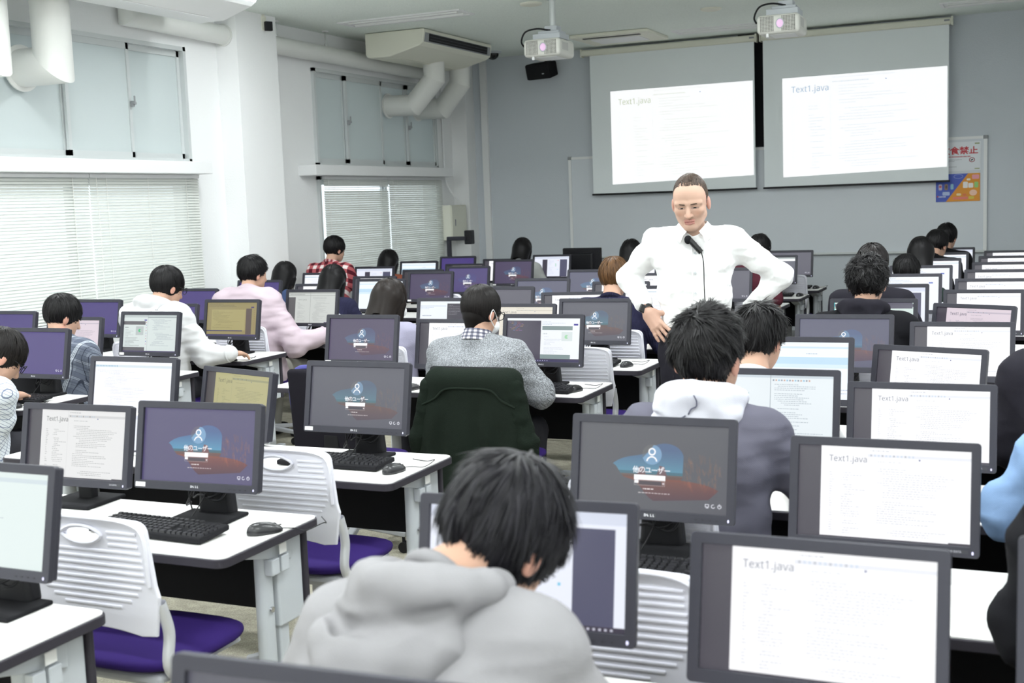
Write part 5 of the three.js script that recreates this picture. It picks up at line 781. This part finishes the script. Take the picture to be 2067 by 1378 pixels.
const cast = [
  { label: 'person in a grey hoodie bent over the desk behind the glaring Text1 monitor', k: 0, sx: -0.87, head: [-0.822, 1.10, -1.76], down: 46, yaw: -6, roll: -10, hs: 1.06, top: F.greyHoodie, topName: 'hoodie', cell: 0.011, hcell: 0.0045, sw: 0.155, shDrop: 0.075, neck: [0.0, 1.05, -0.13], wr: 0.005, fat: 0.012,
    hood: { at: [-0.035, -0.05, 0.115], size: [0.135, 0.115, 0.055], r: 0.034, cell: 0.0065, tilt: 0.95, taper: 5, folds: [[[-0.16, -0.005, 0.075], [-0.09, -0.018, 0.135], 0.008, 0.013], [[-0.09, -0.018, 0.135], [0.0, 0.0, 0.155], 0.013, 0.012], [[0.0, 0.0, 0.155], [0.075, 0.015, 0.11], 0.011, 0.006], [[-0.13, 0.045, 0.03], [-0.05, 0.035, 0.1], 0.006, 0.008], [[-0.05, 0.035, 0.1], [0.05, 0.04, 0.09], 0.008, 0.004]] },
    elbow: [[-0.28, 0.80, -0.12], [0.27, 0.78, -0.18]], wrist: [[-0.14, 0.758, -0.42], [0.2, 0.755, -0.44]], handDir: [[0.2, -0.15, -1], [-0.05, -0.12, -1]], hair: { n: 4200, len: [0.05, 0.09], lift: 0.013, wd: 0.0036, mess: 0.32, cell: 0.005, col: [0.010, 0.0095, 0.012], r: [0.090, 0.106, 0.112], line: 'bowl', whorl: [0.1, 0.7, 0.7] } },
  { label: 'spiky-haired person in a dark slate top with a pale grey hood', k: 2, sx: -0.92, chairX: -0.13, head: [-0.935, 1.178, hz(2)], down: 4, yaw: -8, hs: 1.17, top: F.slate, topName: 'hoodie', hcell: 0.005, cell: 0.011, neck: [-0.01, 1.045, -0.06], sw: 0.175, shDrop: 0.085, fat: 0.008, wr: 0.006,
    hood: { at: [0.0, -0.02, 0.075], size: [0.135, 0.085, 0.06], r: 0.042, tilt: 0.5, taper: 2, folds: [[[-0.16, 0.0, 0.05], [-0.06, -0.035, 0.15], 0.004, 0.007]], mat: F.hoodLight, label: 'pale grey hood lining', cell: 0.008, seamMat: std([0.12, 0.12, 0.17], 0.8), seams: [[[0.012, 0.052], [0.02, 0.035], [0.018, 0.02], [0.004, 0.012], [-0.006, -0.004]], [[-0.014, -0.008], [-0.03, -0.02], [-0.034, -0.05], [-0.036, -0.085]]] },
    elbow: [[-0.3, 0.78, -0.1], [0.29, 0.79, -0.13]], wrist: [[-0.16, 0.758, -0.4], [0.2, 0.758, -0.42]], hair: { n: 4600, len: [0.026, 0.044], lift: 0.013, wd: 0.0026, mess: 0.4, whorl: [-0.12, 0.72, 0.68], cell: 0.005, grav: 0.25, r: [0.088, 0.102, 0.110] } },
  { label: 'person with wet-looking spiky hair and a white collar in the poster-side block', k: 3, sx: -0.95, head: [-0.99, 1.118, hz(3)], down: 14, yaw: -14, top: F.white, topName: 'shirt', hcell: 0.0055, hair: { n: 2600, len: [0.045, 0.075], lift: 0.018, wd: 0.0034, mess: 0.4, whorl: [0.05, 0.9, 0.42], grav: 0.35 } },
  { label: 'masked person in a heathered grey sweater, coat hanging on the chair behind', k: 4, sx: -2.52, head: [-2.572, 1.125, hz(4)], down: 16, yaw: -16, top: F.heather, topName: 'sweater', hcell: 0.0055, cell: 0.0115, fat: 0.02, sw: 0.18, shDrop: 0.075, neck: [-0.05, 0.985, -0.09], hem: 0.40, wr: 0.006, elbow: [[-0.29, 0.745, -0.12], [0.255, 0.73, -0.13]], wrist: [[-0.12, 0.76, -0.36], [0.06, 0.762, -0.36]], shirtCollar: std(0xffffff, 0.8, { map: ginghamTex, side: THREE.DoubleSide }), mask: true, glasses: true, hair: { line: 'bowl', n: 2400, len: [0.06, 0.11], lift: 0.002, wd: 0.0036, mess: 0.1, whorl: [0.1, 0.85, 0.5], grav: 0.8, col: [0.010, 0.0085, 0.008], mass: [cone([0, -0.05, 0.055], 0.042, [0, -0.10, 0.055], 0.03, 0.03)] } },
  { label: 'person with glasses in a white hoodie reaching for a mouse by the blinds', k: 5, sx: -5.26, head: [-5.285, 1.19, hz(5)], down: 18, yaw: -16, hs: 1.05, top: F.white, topName: 'hoodie', hcell: 0.006, cell: 0.012, glasses: true, fat: 0.026, sw: 0.17, wr: 0.008, hood: { at: [-0.01, -0.045, 0.11], size: [0.135, 0.095, 0.055], r: 0.04, rise: 0.035 }, elbow: [[-0.26, 0.76, -0.12], [0.285, 0.745, -0.10]], wrist: [[-0.1, 0.758, -0.38], [0.445, 0.762, -0.13]], hand: ['type', 'mouse'], handDir: [[0.15, -0.18, -1], [0.25, -0.12, -1]], hem: 0.42, hair: { line: 'bowl', n: 1800, len: [0.06, 0.1], lift: 0.004, wd: 0.0042, mess: 0.18, grav: 0.7 } },
  { label: 'person in a pale pink sweatshirt between the pillar and the middle block', k: 6, sx: -5.18, head: [-5.285, 1.215, hz(6)], down: 8, yaw: -20, top: F.pink, topName: 'sweatshirt', hcell: 0.006, cell: 0.0125, fat: 0.034, sw: 0.175, shDrop: 0.07, wr: 0.008, pants: F.khaki, elbow: [[-0.3, 0.75, -0.08], [0.31, 0.715, -0.02]], wrist: [[-0.12, 0.76, -0.36], [0.44, 0.77, -0.20]], handDir: [[0.15, -0.18, -1], [0.2, -0.1, -1]], hair: { n: 1800, len: [0.05, 0.085], lift: 0.01, wd: 0.0044, mess: 0.3, grav: 0.6 } },
  { label: 'person in a blue-grey plaid shirt by the wide blind', k: 4, sx: -5.2, head: [-5.28, 1.09, hz(4)], down: 20, yaw: -22, top: F.plaid, topName: 'shirt', hcell: 0.006, cell: 0.0125, sw: 0.17, fat: 0.014, shDrop: 0.08, neck: [-0.05, 0.965, -0.08], hair: { line: 'bowl', n: 1700, len: [0.06, 0.1], lift: 0.006, wd: 0.0044, mess: 0.3, grav: 0.6 } },
  { label: 'person with glasses and a fine checked shirt at the ninth window-side desk', k: 3, sx: -4.86, head: [-4.70, 0.995, -4.36], down: 38, yaw: -24, hs: 1.08, top: F.check, topName: 'shirt', hcell: 0.006, glasses: true, fat: 0.008, neck: [0.10, 0.90, 0.06], elbow: [[-0.22, 0.74, -0.05], [0.22, 0.70, 0.02]], wrist: [[-0.13, 0.758, -0.34], [-0.08, 0.758, -0.32]], hair: { line: 'bowl', n: 1500, len: [0.06, 0.1], lift: 0.005, wd: 0.0046, mess: 0.3, grav: 0.6, col: [0.010, 0.0085, 0.008] } },
  { label: 'upright person in a red checked shirt in front of the blinds by the pillar', k: 9, sx: -6.30, head: [-6.36, 1.27, hz(9)], down: 8, yaw: -18, top: F.red, topName: 'shirt', sw: 0.18, hair: { line: 'bowl', n: 700, len: [0.05, 0.09], lift: 0.006, wd: 0.0065, mess: 0.3 } },
  { label: 'person with bobbed dark hair and a denim blue top beside the pillar', k: 8, sx: -6.28, head: [-6.30, 1.075, hz(8)], down: 10, yaw: -10, top: F.denim, hair: longHair(800, 0.09) },
  { label: 'person with long dark hair and a navy sweater in the window-side block', k: 7, sx: -5.15, head: [-5.20, 1.09, hz(7)], down: 8, yaw: -6, top: F.navy, sw: 0.17, hair: longHair(900, 0.17) },
  { label: 'person with shoulder-length hair and a lilac cardigan beside the terminal screen', k: 5, sx: -3.56, head: [-3.62, 1.10, hz(5)], down: 10, yaw: -14, top: F.lilac, topName: 'cardigan', mask: 'covered', hair: longHair(1500, 0.17, { wd: 0.0055, col: [0.014, 0.0105, 0.009] }) },
  { label: 'person with long hair and a rust red top in front of the lifted blind', k: 10, sx: -6.26, head: [-6.30, 1.09, hz(10)], down: 8, yaw: -6, top: F.rust, hair: longHair(600, 0.16, { wd: 0.009 }) },
  { label: 'person with very long black hair and a light grey top before the bare wall', k: 11, sx: -5.14, head: [-5.19, 1.15, hz(11)], down: 6, yaw: -4, top: F.lightGrey, hair: longHair(800, 0.28, { wd: 0.009 }) },
  { label: 'person with long black hair in the middle block beyond the brown-haired person', k: 10, sx: -3.60, head: [-3.66, 1.14, hz(10)], down: 6, yaw: -4, top: F.blackC, hair: longHair(600, 0.2, { wd: 0.009 }) },
  { label: 'person with dyed brown hair and a navy knit next to the teacher', k: 6, sx: -2.46, head: [-2.53, 1.16, hz(6)], down: 10, yaw: -8, top: F.navy, hcell: 0.006, cell: 0.0125, sw: 0.18, hair: { line: 'bowl', n: 1700, len: [0.055, 0.09], lift: 0.006, wd: 0.0045, mess: 0.15, grav: 0.8, col: [0.065, 0.032, 0.014], tip: [0.12, 0.062, 0.026], whorl: [0, 0.95, 0.3] } },
  { label: 'person in a maroon sweater beyond the teacher, hand at the desk end', k: 9, sx: -2.34, head: [-2.23, 1.19, hz(9)], down: 6, yaw: -10, top: F.maroon, elbow: [[-0.25, 0.75, -0.06], [0.27, 0.79, -0.02]], wrist: [[-0.13, 0.758, -0.34], [0.20, 0.765, -0.17]], handDir: [[0.15, -0.18, -1], [0.1, -0.3, -1]], hair: { n: 700, len: [0.05, 0.08], lift: 0.006, wd: 0.0065, mess: 0.2 } },
  { label: 'curly-haired person in a black hooded jacket behind the pale lock screen', k: 5, sx: -0.88, head: [-0.855, 1.19, hz(5)], down: 4, yaw: -2, hs: 1.05, top: F.blackC, topName: 'jacket', hcell: 0.006, cell: 0.0125, fat: 0.014, sw: 0.185, shDrop: 0.085, hood: { at: [0, -0.025, 0.085], size: [0.12, 0.05, 0.055], mat: F.charcoal }, hair: { n: 3000, len: [0.03, 0.05], lift: 0.013, wd: 0.0042, clump: 40, mess: 1.2, grav: 0.1, r: [0.094, 0.106, 0.112], line: 'short' } },
  { label: 'person with smooth dark hair just beyond the curly-haired person', k: 6, sx: -0.93, head: [-0.955, 1.215, hz(6)], down: 4, top: F.charcoal, hair: { line: 'bowl', n: 900, len: [0.06, 0.1], lift: 0.003, wd: 0.006, mess: 0.1, grav: 0.7, col: [0.012, 0.010, 0.010] } },
  { label: 'person in a dark green jacket beside a white page in the poster-side block', k: 8, sx: -0.86, head: [-0.965, 1.05, hz(8)], down: 20, yaw: -12, top: F.greenDark, topName: 'jacket', fat: 0.02, sw: 0.19, hair: { n: 900, len: [0.05, 0.08], lift: 0.01, wd: 0.006, mess: 0.35 } },
  { label: 'person with straight long hair in the poster-side block, third row from the whiteboard', k: 9, sx: -0.94, head: [-0.955, 1.14, hz(9)], down: 6, top: F.blackC, hair: longHair(600, 0.12, { wd: 0.009 }) },
  { label: 'short-haired person bowing forward in the poster-side second row', k: 10, sx: -0.93, head: [-0.915, 1.16, hz(10)], down: 24, yaw: -20, top: F.blackC, hair: { n: 600, len: [0.05, 0.08], lift: 0.006, wd: 0.007, mess: 0.2 } },
  { label: 'short-haired person below the posters in the front row', k: 11, sx: -0.92, head: [-0.905, 1.19, hz(11)], down: 8, yaw: -14, top: F.blackC, hair: { n: 600, len: [0.05, 0.08], lift: 0.006, wd: 0.007, mess: 0.2 } },
  { label: 'person in a black padded jacket at the wall end beyond the light blue sleeve', k: 3, sx: 0.14, chairX: 0.05, head: [0.12, 1.2, hz(3)], down: 8, top: F.charcoal, topName: 'jacket', fat: 0.03, sw: 0.19, hair: { n: 700, len: [0.05, 0.08], lift: 0.006, wd: 0.006 } },
  { label: 'person in a light blue shirt with one sleeve at the wall end', k: 2, sx: 0.195, chairX: 0.05, head: [0.2, 1.14, hz(2)], down: 8, top: F.sky, topName: 'shirt', fat: 0.02, sw: 0.19, wr: 0.008, elbow: [[-0.30, 0.79, -0.03], [0.25, 0.78, -0.05]], wrist: [[-0.22, 0.752, -0.26], [0.13, 0.758, -0.34]], hair: { n: 700, len: [0.05, 0.08], lift: 0.006, wd: 0.006 } },
  { label: 'person in a black jacket at the wall end behind the plain grey screen', k: 1, sx: 0.225, chairX: 0.08, head: [0.21, 1.17, hz(1)], down: 8, top: F.blackC, topName: 'jacket', fat: 0.022, sw: 0.19, wr: 0.008, elbow: [[-0.255, 0.80, -0.03], [0.25, 0.78, -0.05]], wrist: [[-0.15, 0.752, -0.28], [0.13, 0.758, -0.34]], hair: { n: 700, len: [0.05, 0.08], lift: 0.006, wd: 0.006 } },
];
cast.forEach((o, i) => { reseed(1000 + i * 77); student(o); });

// chairs: occupied seats first, then the empty ones
for (const o of cast) {
  const z = farEdge(o.k) + DD + 0.22;
  if (o.top === F.heather || o.top === F.plaid) continue;
  greyChair(o.sx + (o.chairX ?? 0), z - 0.035, 0, `grey shell chair under the ${o.label}`.split(' ').slice(0, 14).join(' '));
}
padChair(-5.2, farEdge(4) + DD + 0.24, 0, 'black mesh chair under the person in the plaid shirt', M.blackRough);
padChair(-2.45, farEdge(4) + DD + 0.26, 0, 'dark chair under the masked person, draped with a green coat', M.blackRough);
padChair(-3.10, -4.98, 0.0, 'empty dark chair with a blue rim beyond the grey lock screen', M.charcoalPad ?? (M.charcoalPad = std([0.014, 0.013, 0.018], 0.9, { specularIntensity: 0.2, bumpMap: fabricBump, bumpScale: 0.001 })), std([0.05, 0.05, 0.22], 0.85));
greyChair(-2.35, -2.62, 0.0, 'empty grey chair pushed to the purple lock screen desk');
greyChair(-2.36, -3.52, 0.0, 'empty grey chair pushed to the grey lock screen desk');
greyChair(-2.37, -6.27, 0.05, 'empty grey chair beyond the dark code screen');
greyChair(-0.885, -2.60, 0.02, 'empty grey chair between the hoodie wearer and the cave lock screen');
greyChair(-2.37, -11.95, 0.0, 'empty grey chair at the front row of the middle block');
greyChair(-5.02, -9.85, 0.0, 'empty grey chair behind the purple lock screen of the window-side block');
{ // coat hung over the chair back
  const c = thing('coat', 'dark green wool coat hung over the chair of the masked person', 'coat', [-2.43, 0.02, farEdge(4) + DD + 0.49]);
  const L = [cone([-0.17, 0.83, 0.0], 0.05, [0.17, 0.83, 0.0], 0.05, 0.05), cone([-0.19, 0.82, 0.0], 0.05, [-0.25, 0.44, 0.02], 0.06, 0.05), cone([0.19, 0.82, 0.0], 0.05, [0.25, 0.44, 0.02], 0.06, 0.05)];
  for (let i = -2; i <= 2; i++) L.push(cone([i * 0.085, 0.82, 0.0], 0.048, [i * 0.098, 0.34, 0.035], 0.062, 0.05));
  const g = meshOf(L, 0.011, (d, x, y, z) => smax(Math.abs(d) < 0.06 ? d + 0.006 * Math.sin(x * 46 + 2 * noise3(x * 3, y * 3, 0)) * Math.max(0, Math.min(1, (0.78 - y) * 4)) + 0.003 * noise3(x * 8, y * 6, z * 8) : d, 0.27 - y, 0.02));
  const b = part(c, 'coat_body', g, std([0.010, 0.015, 0.011], 0.95, { specularIntensity: 0.2, bumpMap: grainBump, bumpScale: 0.002 }));
  part(b, 'yoke_seam', tube([[-0.235, 0.72, 0.065], [-0.17, 0.75, 0.066], [-0.12, 0.792, 0.063], [0, 0.80, 0.06], [0.12, 0.792, 0.063], [0.17, 0.75, 0.066], [0.235, 0.72, 0.065]], 0.006, 40, 6), std([0.013, 0.019, 0.014], 0.95, { specularIntensity: 0.2 }));
  for (const s of [-1, 1]) part(c, 'sleeve', meshOf([cone([s * 0.215, 0.80, 0.02], 0.045, [s * 0.275, 0.55, 0.03], 0.05, 0.03), cone([s * 0.275, 0.55, 0.03], 0.05, [s * 0.27, 0.33, 0.0], 0.045, 0.03)], 0.012, wrinkle(0.005, 10, 14)), std([0.009, 0.014, 0.010], 0.95, { specularIntensity: 0.2, bumpMap: grainBump, bumpScale: 0.002 }));
}
single('snack_packet', warp(rbox(0.1, 0.03, 0.07, 0.012, 0, 0, 0, 3), (x, y, z) => [x, y * (1 - Math.abs(x) * 8), z]), std([0.55, 0.05, 0.03], 0.35), 'red snack packet on the lap of the person at the wall end', 'packet', [0.03, 0.645, farEdge(1) + DD + 0.02], 0.4);

// =====================================================================
// THE TEACHER, standing in the aisle with hands on hips
// =====================================================================
{
  reseed(4242);
  const p = thing('person', 'standing person in a white shirt with hands on hips and a clip-on microphone', 'person', [-1.665, 0, -6.0], Math.PI + 13 * D2R);
  const head = new Head([0.01, 1.625, -0.045], 15, -5, -2, 1.06), N = [0.0, 1.475, 0.0];
  const FACE = [ell([0, 0.03, 0.012], [0.074, 0.094, 0.097]), ell([0, 0.035, -0.043], [0.061, 0.058, 0.05], 0.03), ell([0, -0.03, -0.034], [0.062, 0.084, 0.06], 0.03), ell([0.043, -0.026, -0.062], [0.021, 0.02, 0.021], 0.02), ell([-0.043, -0.026, -0.062], [0.021, 0.02, 0.021], 0.02),
    cone([0.042, -0.06, -0.01], 0.026, [0.012, -0.1, -0.068], 0.021, 0.025), cone([-0.042, -0.06, -0.01], 0.026, [-0.012, -0.1, -0.068], 0.021, 0.025), ell([0, -0.102, -0.08], [0.02, 0.016, 0.014], 0.015),
    cone([0, 0.01, -0.092], 0.0085, [0, -0.04, -0.116], 0.0118, 0.012), ell([0.0125, -0.041, -0.101], [0.009, 0.0075, 0.009], 0.007), ell([-0.0125, -0.041, -0.101], [0.009, 0.0075, 0.009], 0.007),
    cone([0.012, 0.017, -0.0925], 0.0095, [0.05, 0.013, -0.0755], 0.009, 0.014), cone([-0.012, 0.017, -0.0925], 0.0095, [-0.05, 0.013, -0.0755], 0.009, 0.014),
    ell([0.031, 0.001, -0.079], [0.0175, 0.012, 0.0125], 0.006), ell([-0.031, 0.001, -0.079], [0.0175, 0.012, 0.0125], 0.006),
    cone([0.02, -0.0685, -0.089], 0.0042, [0, -0.065, -0.0965], 0.0052, 0.006), cone([-0.02, -0.0685, -0.089], 0.0042, [0, -0.065, -0.0965], 0.0052, 0.006), cone([0.017, -0.0765, -0.089], 0.0046, [0, -0.0785, -0.0955], 0.006, 0.006), cone([-0.017, -0.0765, -0.089], 0.0046, [0, -0.0785, -0.0955], 0.006, 0.006),
    ell([0.077, -0.014, 0.012], [0.010, 0.033, 0.019], 0.006), ell([-0.077, -0.014, 0.012], [0.010, 0.033, 0.019], 0.006)];
  for (const q of FACE) { const f0 = q.f; q.f = (x, y, z) => f0(x * 0.935, y, z); }
  const slit = [cone([0.017, -0.0065, -0.095], 0.0022, [0.046, -0.0065, -0.088], 0.0018).f, cone([-0.017, -0.0065, -0.095], 0.0022, [-0.046, -0.0065, -0.088], 0.0018).f, cone([-0.021, -0.0718, -0.094], 0.0015, [0.021, -0.0718, -0.094], 0.0015).f, ell([0.03, -0.001, -0.101], [0.015, 0.0095, 0.010]).f, ell([-0.03, -0.001, -0.101], [0.015, 0.0095, 0.010]).f];
  const base = union(FACE), carved = { f: (x, y, z) => { let d = base(x, y, z); for (let i = 0; i < slit.length; i++) d = smax(d, -slit[i](x, y, z), i < 3 ? 0.002 : 0.012); return d; }, k: 0.001 };
  const skin = skinGeo(head, N, 0.003, [], [carved], (x, y, z) => {
    const lip = Math.abs(x) < 0.024 && y < -0.0615 + Math.abs(x) * 0.1 && y > -0.085 && z < -0.085; if (lip) return Math.abs(y + 0.0718) < 0.0016 ? [0.30, 0.10, 0.09] : [0.43, 0.205, 0.17];
    const eye = Math.abs(Math.abs(x) - 0.031) < 0.0165 && Math.abs(y + 0.0065) < 0.0036 && z < -0.08; if (eye) return Math.abs(Math.abs(x) - 0.031) < 0.0066 ? [0.02, 0.014, 0.012] : Math.abs(y + 0.006) < 0.0015 ? [0.40, 0.33, 0.30] : [0.30, 0.16, 0.125];
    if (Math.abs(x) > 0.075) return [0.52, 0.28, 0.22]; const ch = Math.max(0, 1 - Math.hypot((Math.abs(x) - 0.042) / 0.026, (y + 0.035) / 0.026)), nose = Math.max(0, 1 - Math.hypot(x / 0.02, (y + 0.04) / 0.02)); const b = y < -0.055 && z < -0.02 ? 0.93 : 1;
    return [0.51 * b, (0.33 - 0.04 * ch - 0.03 * nose) * b, (0.25 - 0.04 * ch - 0.03 * nose) * b];
  });
  const S2 = [[-0.185, 1.425, 0.01], [0.185, 1.425, 0.01]], E2 = [[-0.43, 1.235, 0.12], [0.345, 1.245, 0.10]], W2 = [[-0.26, 1.045, 0.13], [0.252, 1.10, -0.01]];
  const right = handAt('hip', false, [0.238, 1.075, -0.035], [-0.55, -0.80, -0.42], [0.45, 0.15, -1], 1.05), left = handAt('hip', true, [-0.24, 1.03, 0.13], [0.75, -0.6, 0.2], [-0.2, 0.1, 1], 1.02);
  for (const g of [right, left]) paint(g, () => [0.50, 0.31, 0.235]);
  const wristG = paint(meshOf([cone([0.268, 1.125, 0.01], 0.028, [0.238, 1.075, -0.035], 0.026)], 0.005), () => [0.50, 0.31, 0.235]);
  part(p, 'body', joinC([skin, right, left, wristG]), skinMat);
  const shirtMat = cloth([0.88, 0.88, 0.88], { bumpMap: rep(canvas(64, 64, (g, w, h) => { g.fillStyle = 'rgb(128,128,128)'; g.fillRect(0, 0, w, h); g.fillStyle = 'rgb(150,150,150)'; for (let i = 0; i < 4; i++) g.fillRect(i * 16, 0, 7, h); }, false), 16, 16), bumpScale: 0.0006 });
  const L = []; const H0 = [0, 0.99, 0.0];
  for (const s of [-1, 1]) L.push(cone([s * 0.075, 0.97, 0.0], 0.1, [s * 0.075, 1.16, 0.0], 0.102, 0.05), cone([s * 0.075, 1.16, 0.0], 0.102, [s * 0.09, 1.33, 0.005], 0.106, 0.05), cone([s * 0.09, 1.33, 0.005], 0.106, [s * 0.08, 1.41, 0.01], 0.07, 0.05));
  L.push(cone(S2[0], 0.06, S2[1], 0.06, 0.05)); for (const i of [0, 1]) L.push(cone([0, 1.46, 0.01], 0.056, S2[i], 0.055, 0.04), cone(S2[i], 0.072, E2[i], 0.062, 0.045), cone(E2[i], 0.062, [W2[i][0] * 0.85 + E2[i][0] * 0.15, W2[i][1] * 0.85 + E2[i][1] * 0.15, W2[i][2] * 0.85 + E2[i][2] * 0.15], 0.05, 0.03));
  const wr = wrinkle(0.007, 8, 10), fine = (d, x, y, z) => Math.abs(d) > 0.04 ? d : d + 0.003 * Math.abs(noise3(x * 20 + y * 12, y * 14 - x * 10, z * 12));
  const shirt = part(p, 'shirt', meshOf(L, 0.0085, (d, x, y, z) => smax(fine(wr(d, x, y, z), x, y, z), 0.955 - y, 0.015)), shirtMat, 'white striped shirt');
  for (const i of [0, 1]) { const d = V(W2[i][0] - E2[i][0], W2[i][1] - E2[i][1], W2[i][2] - E2[i][2]).normalize(); part(p, 'cuff', new THREE.CylinderGeometry(0.044, 0.05, 0.06, 24, 1, false).applyQuaternion(new THREE.Quaternion().setFromUnitVectors(V(0, 1, 0), d)).translate(W2[i][0] - d.x * 0.035, W2[i][1] - d.y * 0.035, W2[i][2] - d.z * 0.035), shirtMat); }
  // open collar: two leaves folded down on either side of the throat
  for (const s of [-1, 1]) {
    const sh = []; const pts = [[0.0, 1.525, 0.062], [0.045, 1.53, 0.045], [0.07, 1.525, 0.005], [0.062, 1.51, -0.045], [0.03, 1.478, -0.085]], out = [[0.0, 1.475, 0.085], [0.06, 1.475, 0.065], [0.1, 1.468, 0.01], [0.098, 1.45, -0.06], [0.062, 1.425, -0.118]]; const pos = [], idx = [];
    pts.forEach((a, i) => { const b = out[i]; for (const q of [a, [(a[0] + b[0]) / 2 * 1.04, (a[1] + b[1]) / 2 + 0.008, (a[2] + b[2]) / 2 * 1.04], b]) pos.push(s * q[0], q[1], q[2]); });
    for (let i = 0; i < 4; i++) for (let j = 0; j < 2; j++) { const a = i * 3 + j; idx.push(a, a + 1, a + 3, a + 1, a + 4, a + 3); }
    const g = new THREE.BufferGeometry(); g.setAttribute('position', new THREE.Float32BufferAttribute(pos, 3)); g.setAttribute('uv', new THREE.Float32BufferAttribute(new Float32Array(30), 2)); g.setIndex(idx); g.computeVertexNormals(); part(shirt, 'collar_leaf', g, std([0.88, 0.88, 0.88], 0.85, { side: THREE.DoubleSide }));
  }
  const front = (x, y) => { let z = -0.25; const u = union(L); for (let i = 0; i < 60; i++) { const d = u(x, y, z); if (d < 0.002) break; z += Math.max(0.001, d * 0.8); } return z; };
  part(shirt, 'placket', tube([[0.006, 1.40, front(0.006, 1.40) - 0.001], [0.006, 1.3, front(0.006, 1.3) - 0.001], [0.006, 1.2, front(0.006, 1.2) - 0.001], [0.006, 1.08, front(0.006, 1.08) - 0.001]], 0.003, 30, 6), shirtMat);
  for (const y of [1.37, 1.27, 1.17, 1.08]) part(shirt, 'button', new THREE.CylinderGeometry(0.0055, 0.0055, 0.004, 12).rotateX(Math.PI / 2).translate(-0.008, y, front(-0.008, y) - 0.003), M.deskGrey);
  const zt = front(0.02, 1.42);
  const mic = thing('microphone', 'black clip-on microphone hanging at the open white collar', 'microphone', [-1.665, 0, -6.0], Math.PI + 13 * D2R);
  part(mic, 'mic_body', join([new THREE.CylinderGeometry(0.014, 0.015, 0.085, 18), cyl(0.016, 0.016, 0.004, 0, 0.02, 0), cyl(0.016, 0.016, 0.004, 0, -0.01, 0)]).rotateZ(-0.72 + Math.PI).translate(-0.012, 1.405, zt - 0.03), std([0.012, 0.012, 0.013], 0.25)); part(mic, 'foam_tip', new THREE.SphereGeometry(0.019, 18, 12).scale(1, 1.15, 1).translate(0.024, 1.438, zt - 0.03), M.blackRough);
  part(mic, 'cable', tube([[-0.04, 1.375, zt - 0.028], [-0.05, 1.33, front(-0.05, 1.33) - 0.004], [-0.052, 1.2, front(-0.052, 1.2) - 0.004], [-0.056, 1.08, front(-0.056, 1.08) - 0.004], [-0.06, 1.0, front(-0.06, 1.0) - 0.004]], 0.0024, 40, 6), M.cable);
  const hd = V(W2[1][0] - E2[1][0], W2[1][1] - E2[1][1], W2[1][2] - E2[1][2]).normalize(), q = new THREE.Quaternion().setFromUnitVectors(V(0, 1, 0), hd);
  const watch = thing('wristwatch', 'black square smart watch on the wrist at the hip', 'watch', [-1.665, 0, -6.0], Math.PI + 13 * D2R);
  part(watch, 'strap', new THREE.CylinderGeometry(0.034, 0.033, 0.026, 24, 1, true).applyQuaternion(q).translate(0.246, 1.09, -0.02), std([0.012, 0.012, 0.013], 0.6, { side: THREE.DoubleSide })); const cs = part(watch, 'case', rbox(0.036, 0.042, 0.012, 0.005), std([0.014, 0.014, 0.016], 0.25)); cs.position.set(0.262, 1.094, -0.052); cs.rotation.set(0.1, 0.5, 0.45); part(cs, 'display', rbox(0.028, 0.034, 0.002, 0.0009, 0, 0, -0.0065, 1), std([0.004, 0.004, 0.005], 0.08));
  part(p, 'hair', hairGeo(head, { line: 'bald', n: 3400, len: [0.016, 0.028], sparse: (q) => q.z < -0.03 && Math.abs(q.x) < 0.055 ? 0.35 : 0, lift: 0.001, wd: 0.0022, mess: 0.2, grav: 0.5, r: [0.0815, 0.102, 0.1045], hem: 0.004, c: [0, 0.03, 0.014], cell: 0.004, col: [0.06, 0.042, 0.032], whorl: [0, 0.7, 0.7] }), hairMat, 'short receding dark brown hair');
  { // eyebrows
    const pos = [], idx = []; for (const s of [-1, 1]) for (let i = 0; i < 90; i++) { const t = i / 89, x = s * (0.013 + t * 0.036), y = 0.0135 + 0.003 * Math.sin(t * 2.6) - t * 0.003 + rr(-0.0018, 0.0018), z = -0.1035 + t * t * 0.021; const a = head.w(x, y - 0.0019, z), b = head.w(x, y + 0.0019, z - 0.0003), c = head.w(x + s * 0.006, y + rr(-0.001, 0.002), z - 0.0012 + 0.003 * t); const k = pos.length / 3; pos.push(...a, ...b, ...c); s > 0 ? idx.push(k, k + 1, k + 2) : idx.push(k, k + 2, k + 1); }
    const g = new THREE.BufferGeometry(); g.setAttribute('position', new THREE.Float32BufferAttribute(pos, 3)); g.setIndex(idx); g.computeVertexNormals(); part(p, 'eyebrows', g, std([0.10, 0.065, 0.045], 0.8, { side: THREE.DoubleSide }));
  }
  const T = []; for (const s of [-1, 1]) T.push(cone([s * 0.08, 0.96, 0.005], 0.104, [s * 0.09, 0.86, 0.01], 0.1, 0.05), cone([s * 0.09, 0.86, 0.0], 0.098, [s * 0.11, 0.5, -0.01], 0.07, 0.03), cone([s * 0.11, 0.5, -0.01], 0.068, [s * 0.12, 0.08, 0.01], 0.056, 0.02));
  part(p, 'trousers', meshOf(T, 0.012, (d, x, y, z) => smax(wrinkle(0.004, 8, 6)(d, x, y, z), y - 1.0, 0.015)), F.charcoal); part(p, 'belt', new THREE.TorusGeometry(0.135, 0.014, 8, 40).rotateX(Math.PI / 2).scale(1.28, 1.2, 0.86).translate(0, 0.985, 0), M.black);
  for (const s of [-1, 1]) part(p, 'shoe', warp(new THREE.SphereGeometry(1, 18, 12), (x, y, z) => [s * 0.12 + x * 0.05, Math.max(0.002, 0.045 + y * 0.05), -0.05 + z * 0.145]), M.black);
}

scene.traverse((o) => { if (o.isMesh) { o.castShadow = true; o.receiveShadow = true; } });
renderer.render(scene, camera);
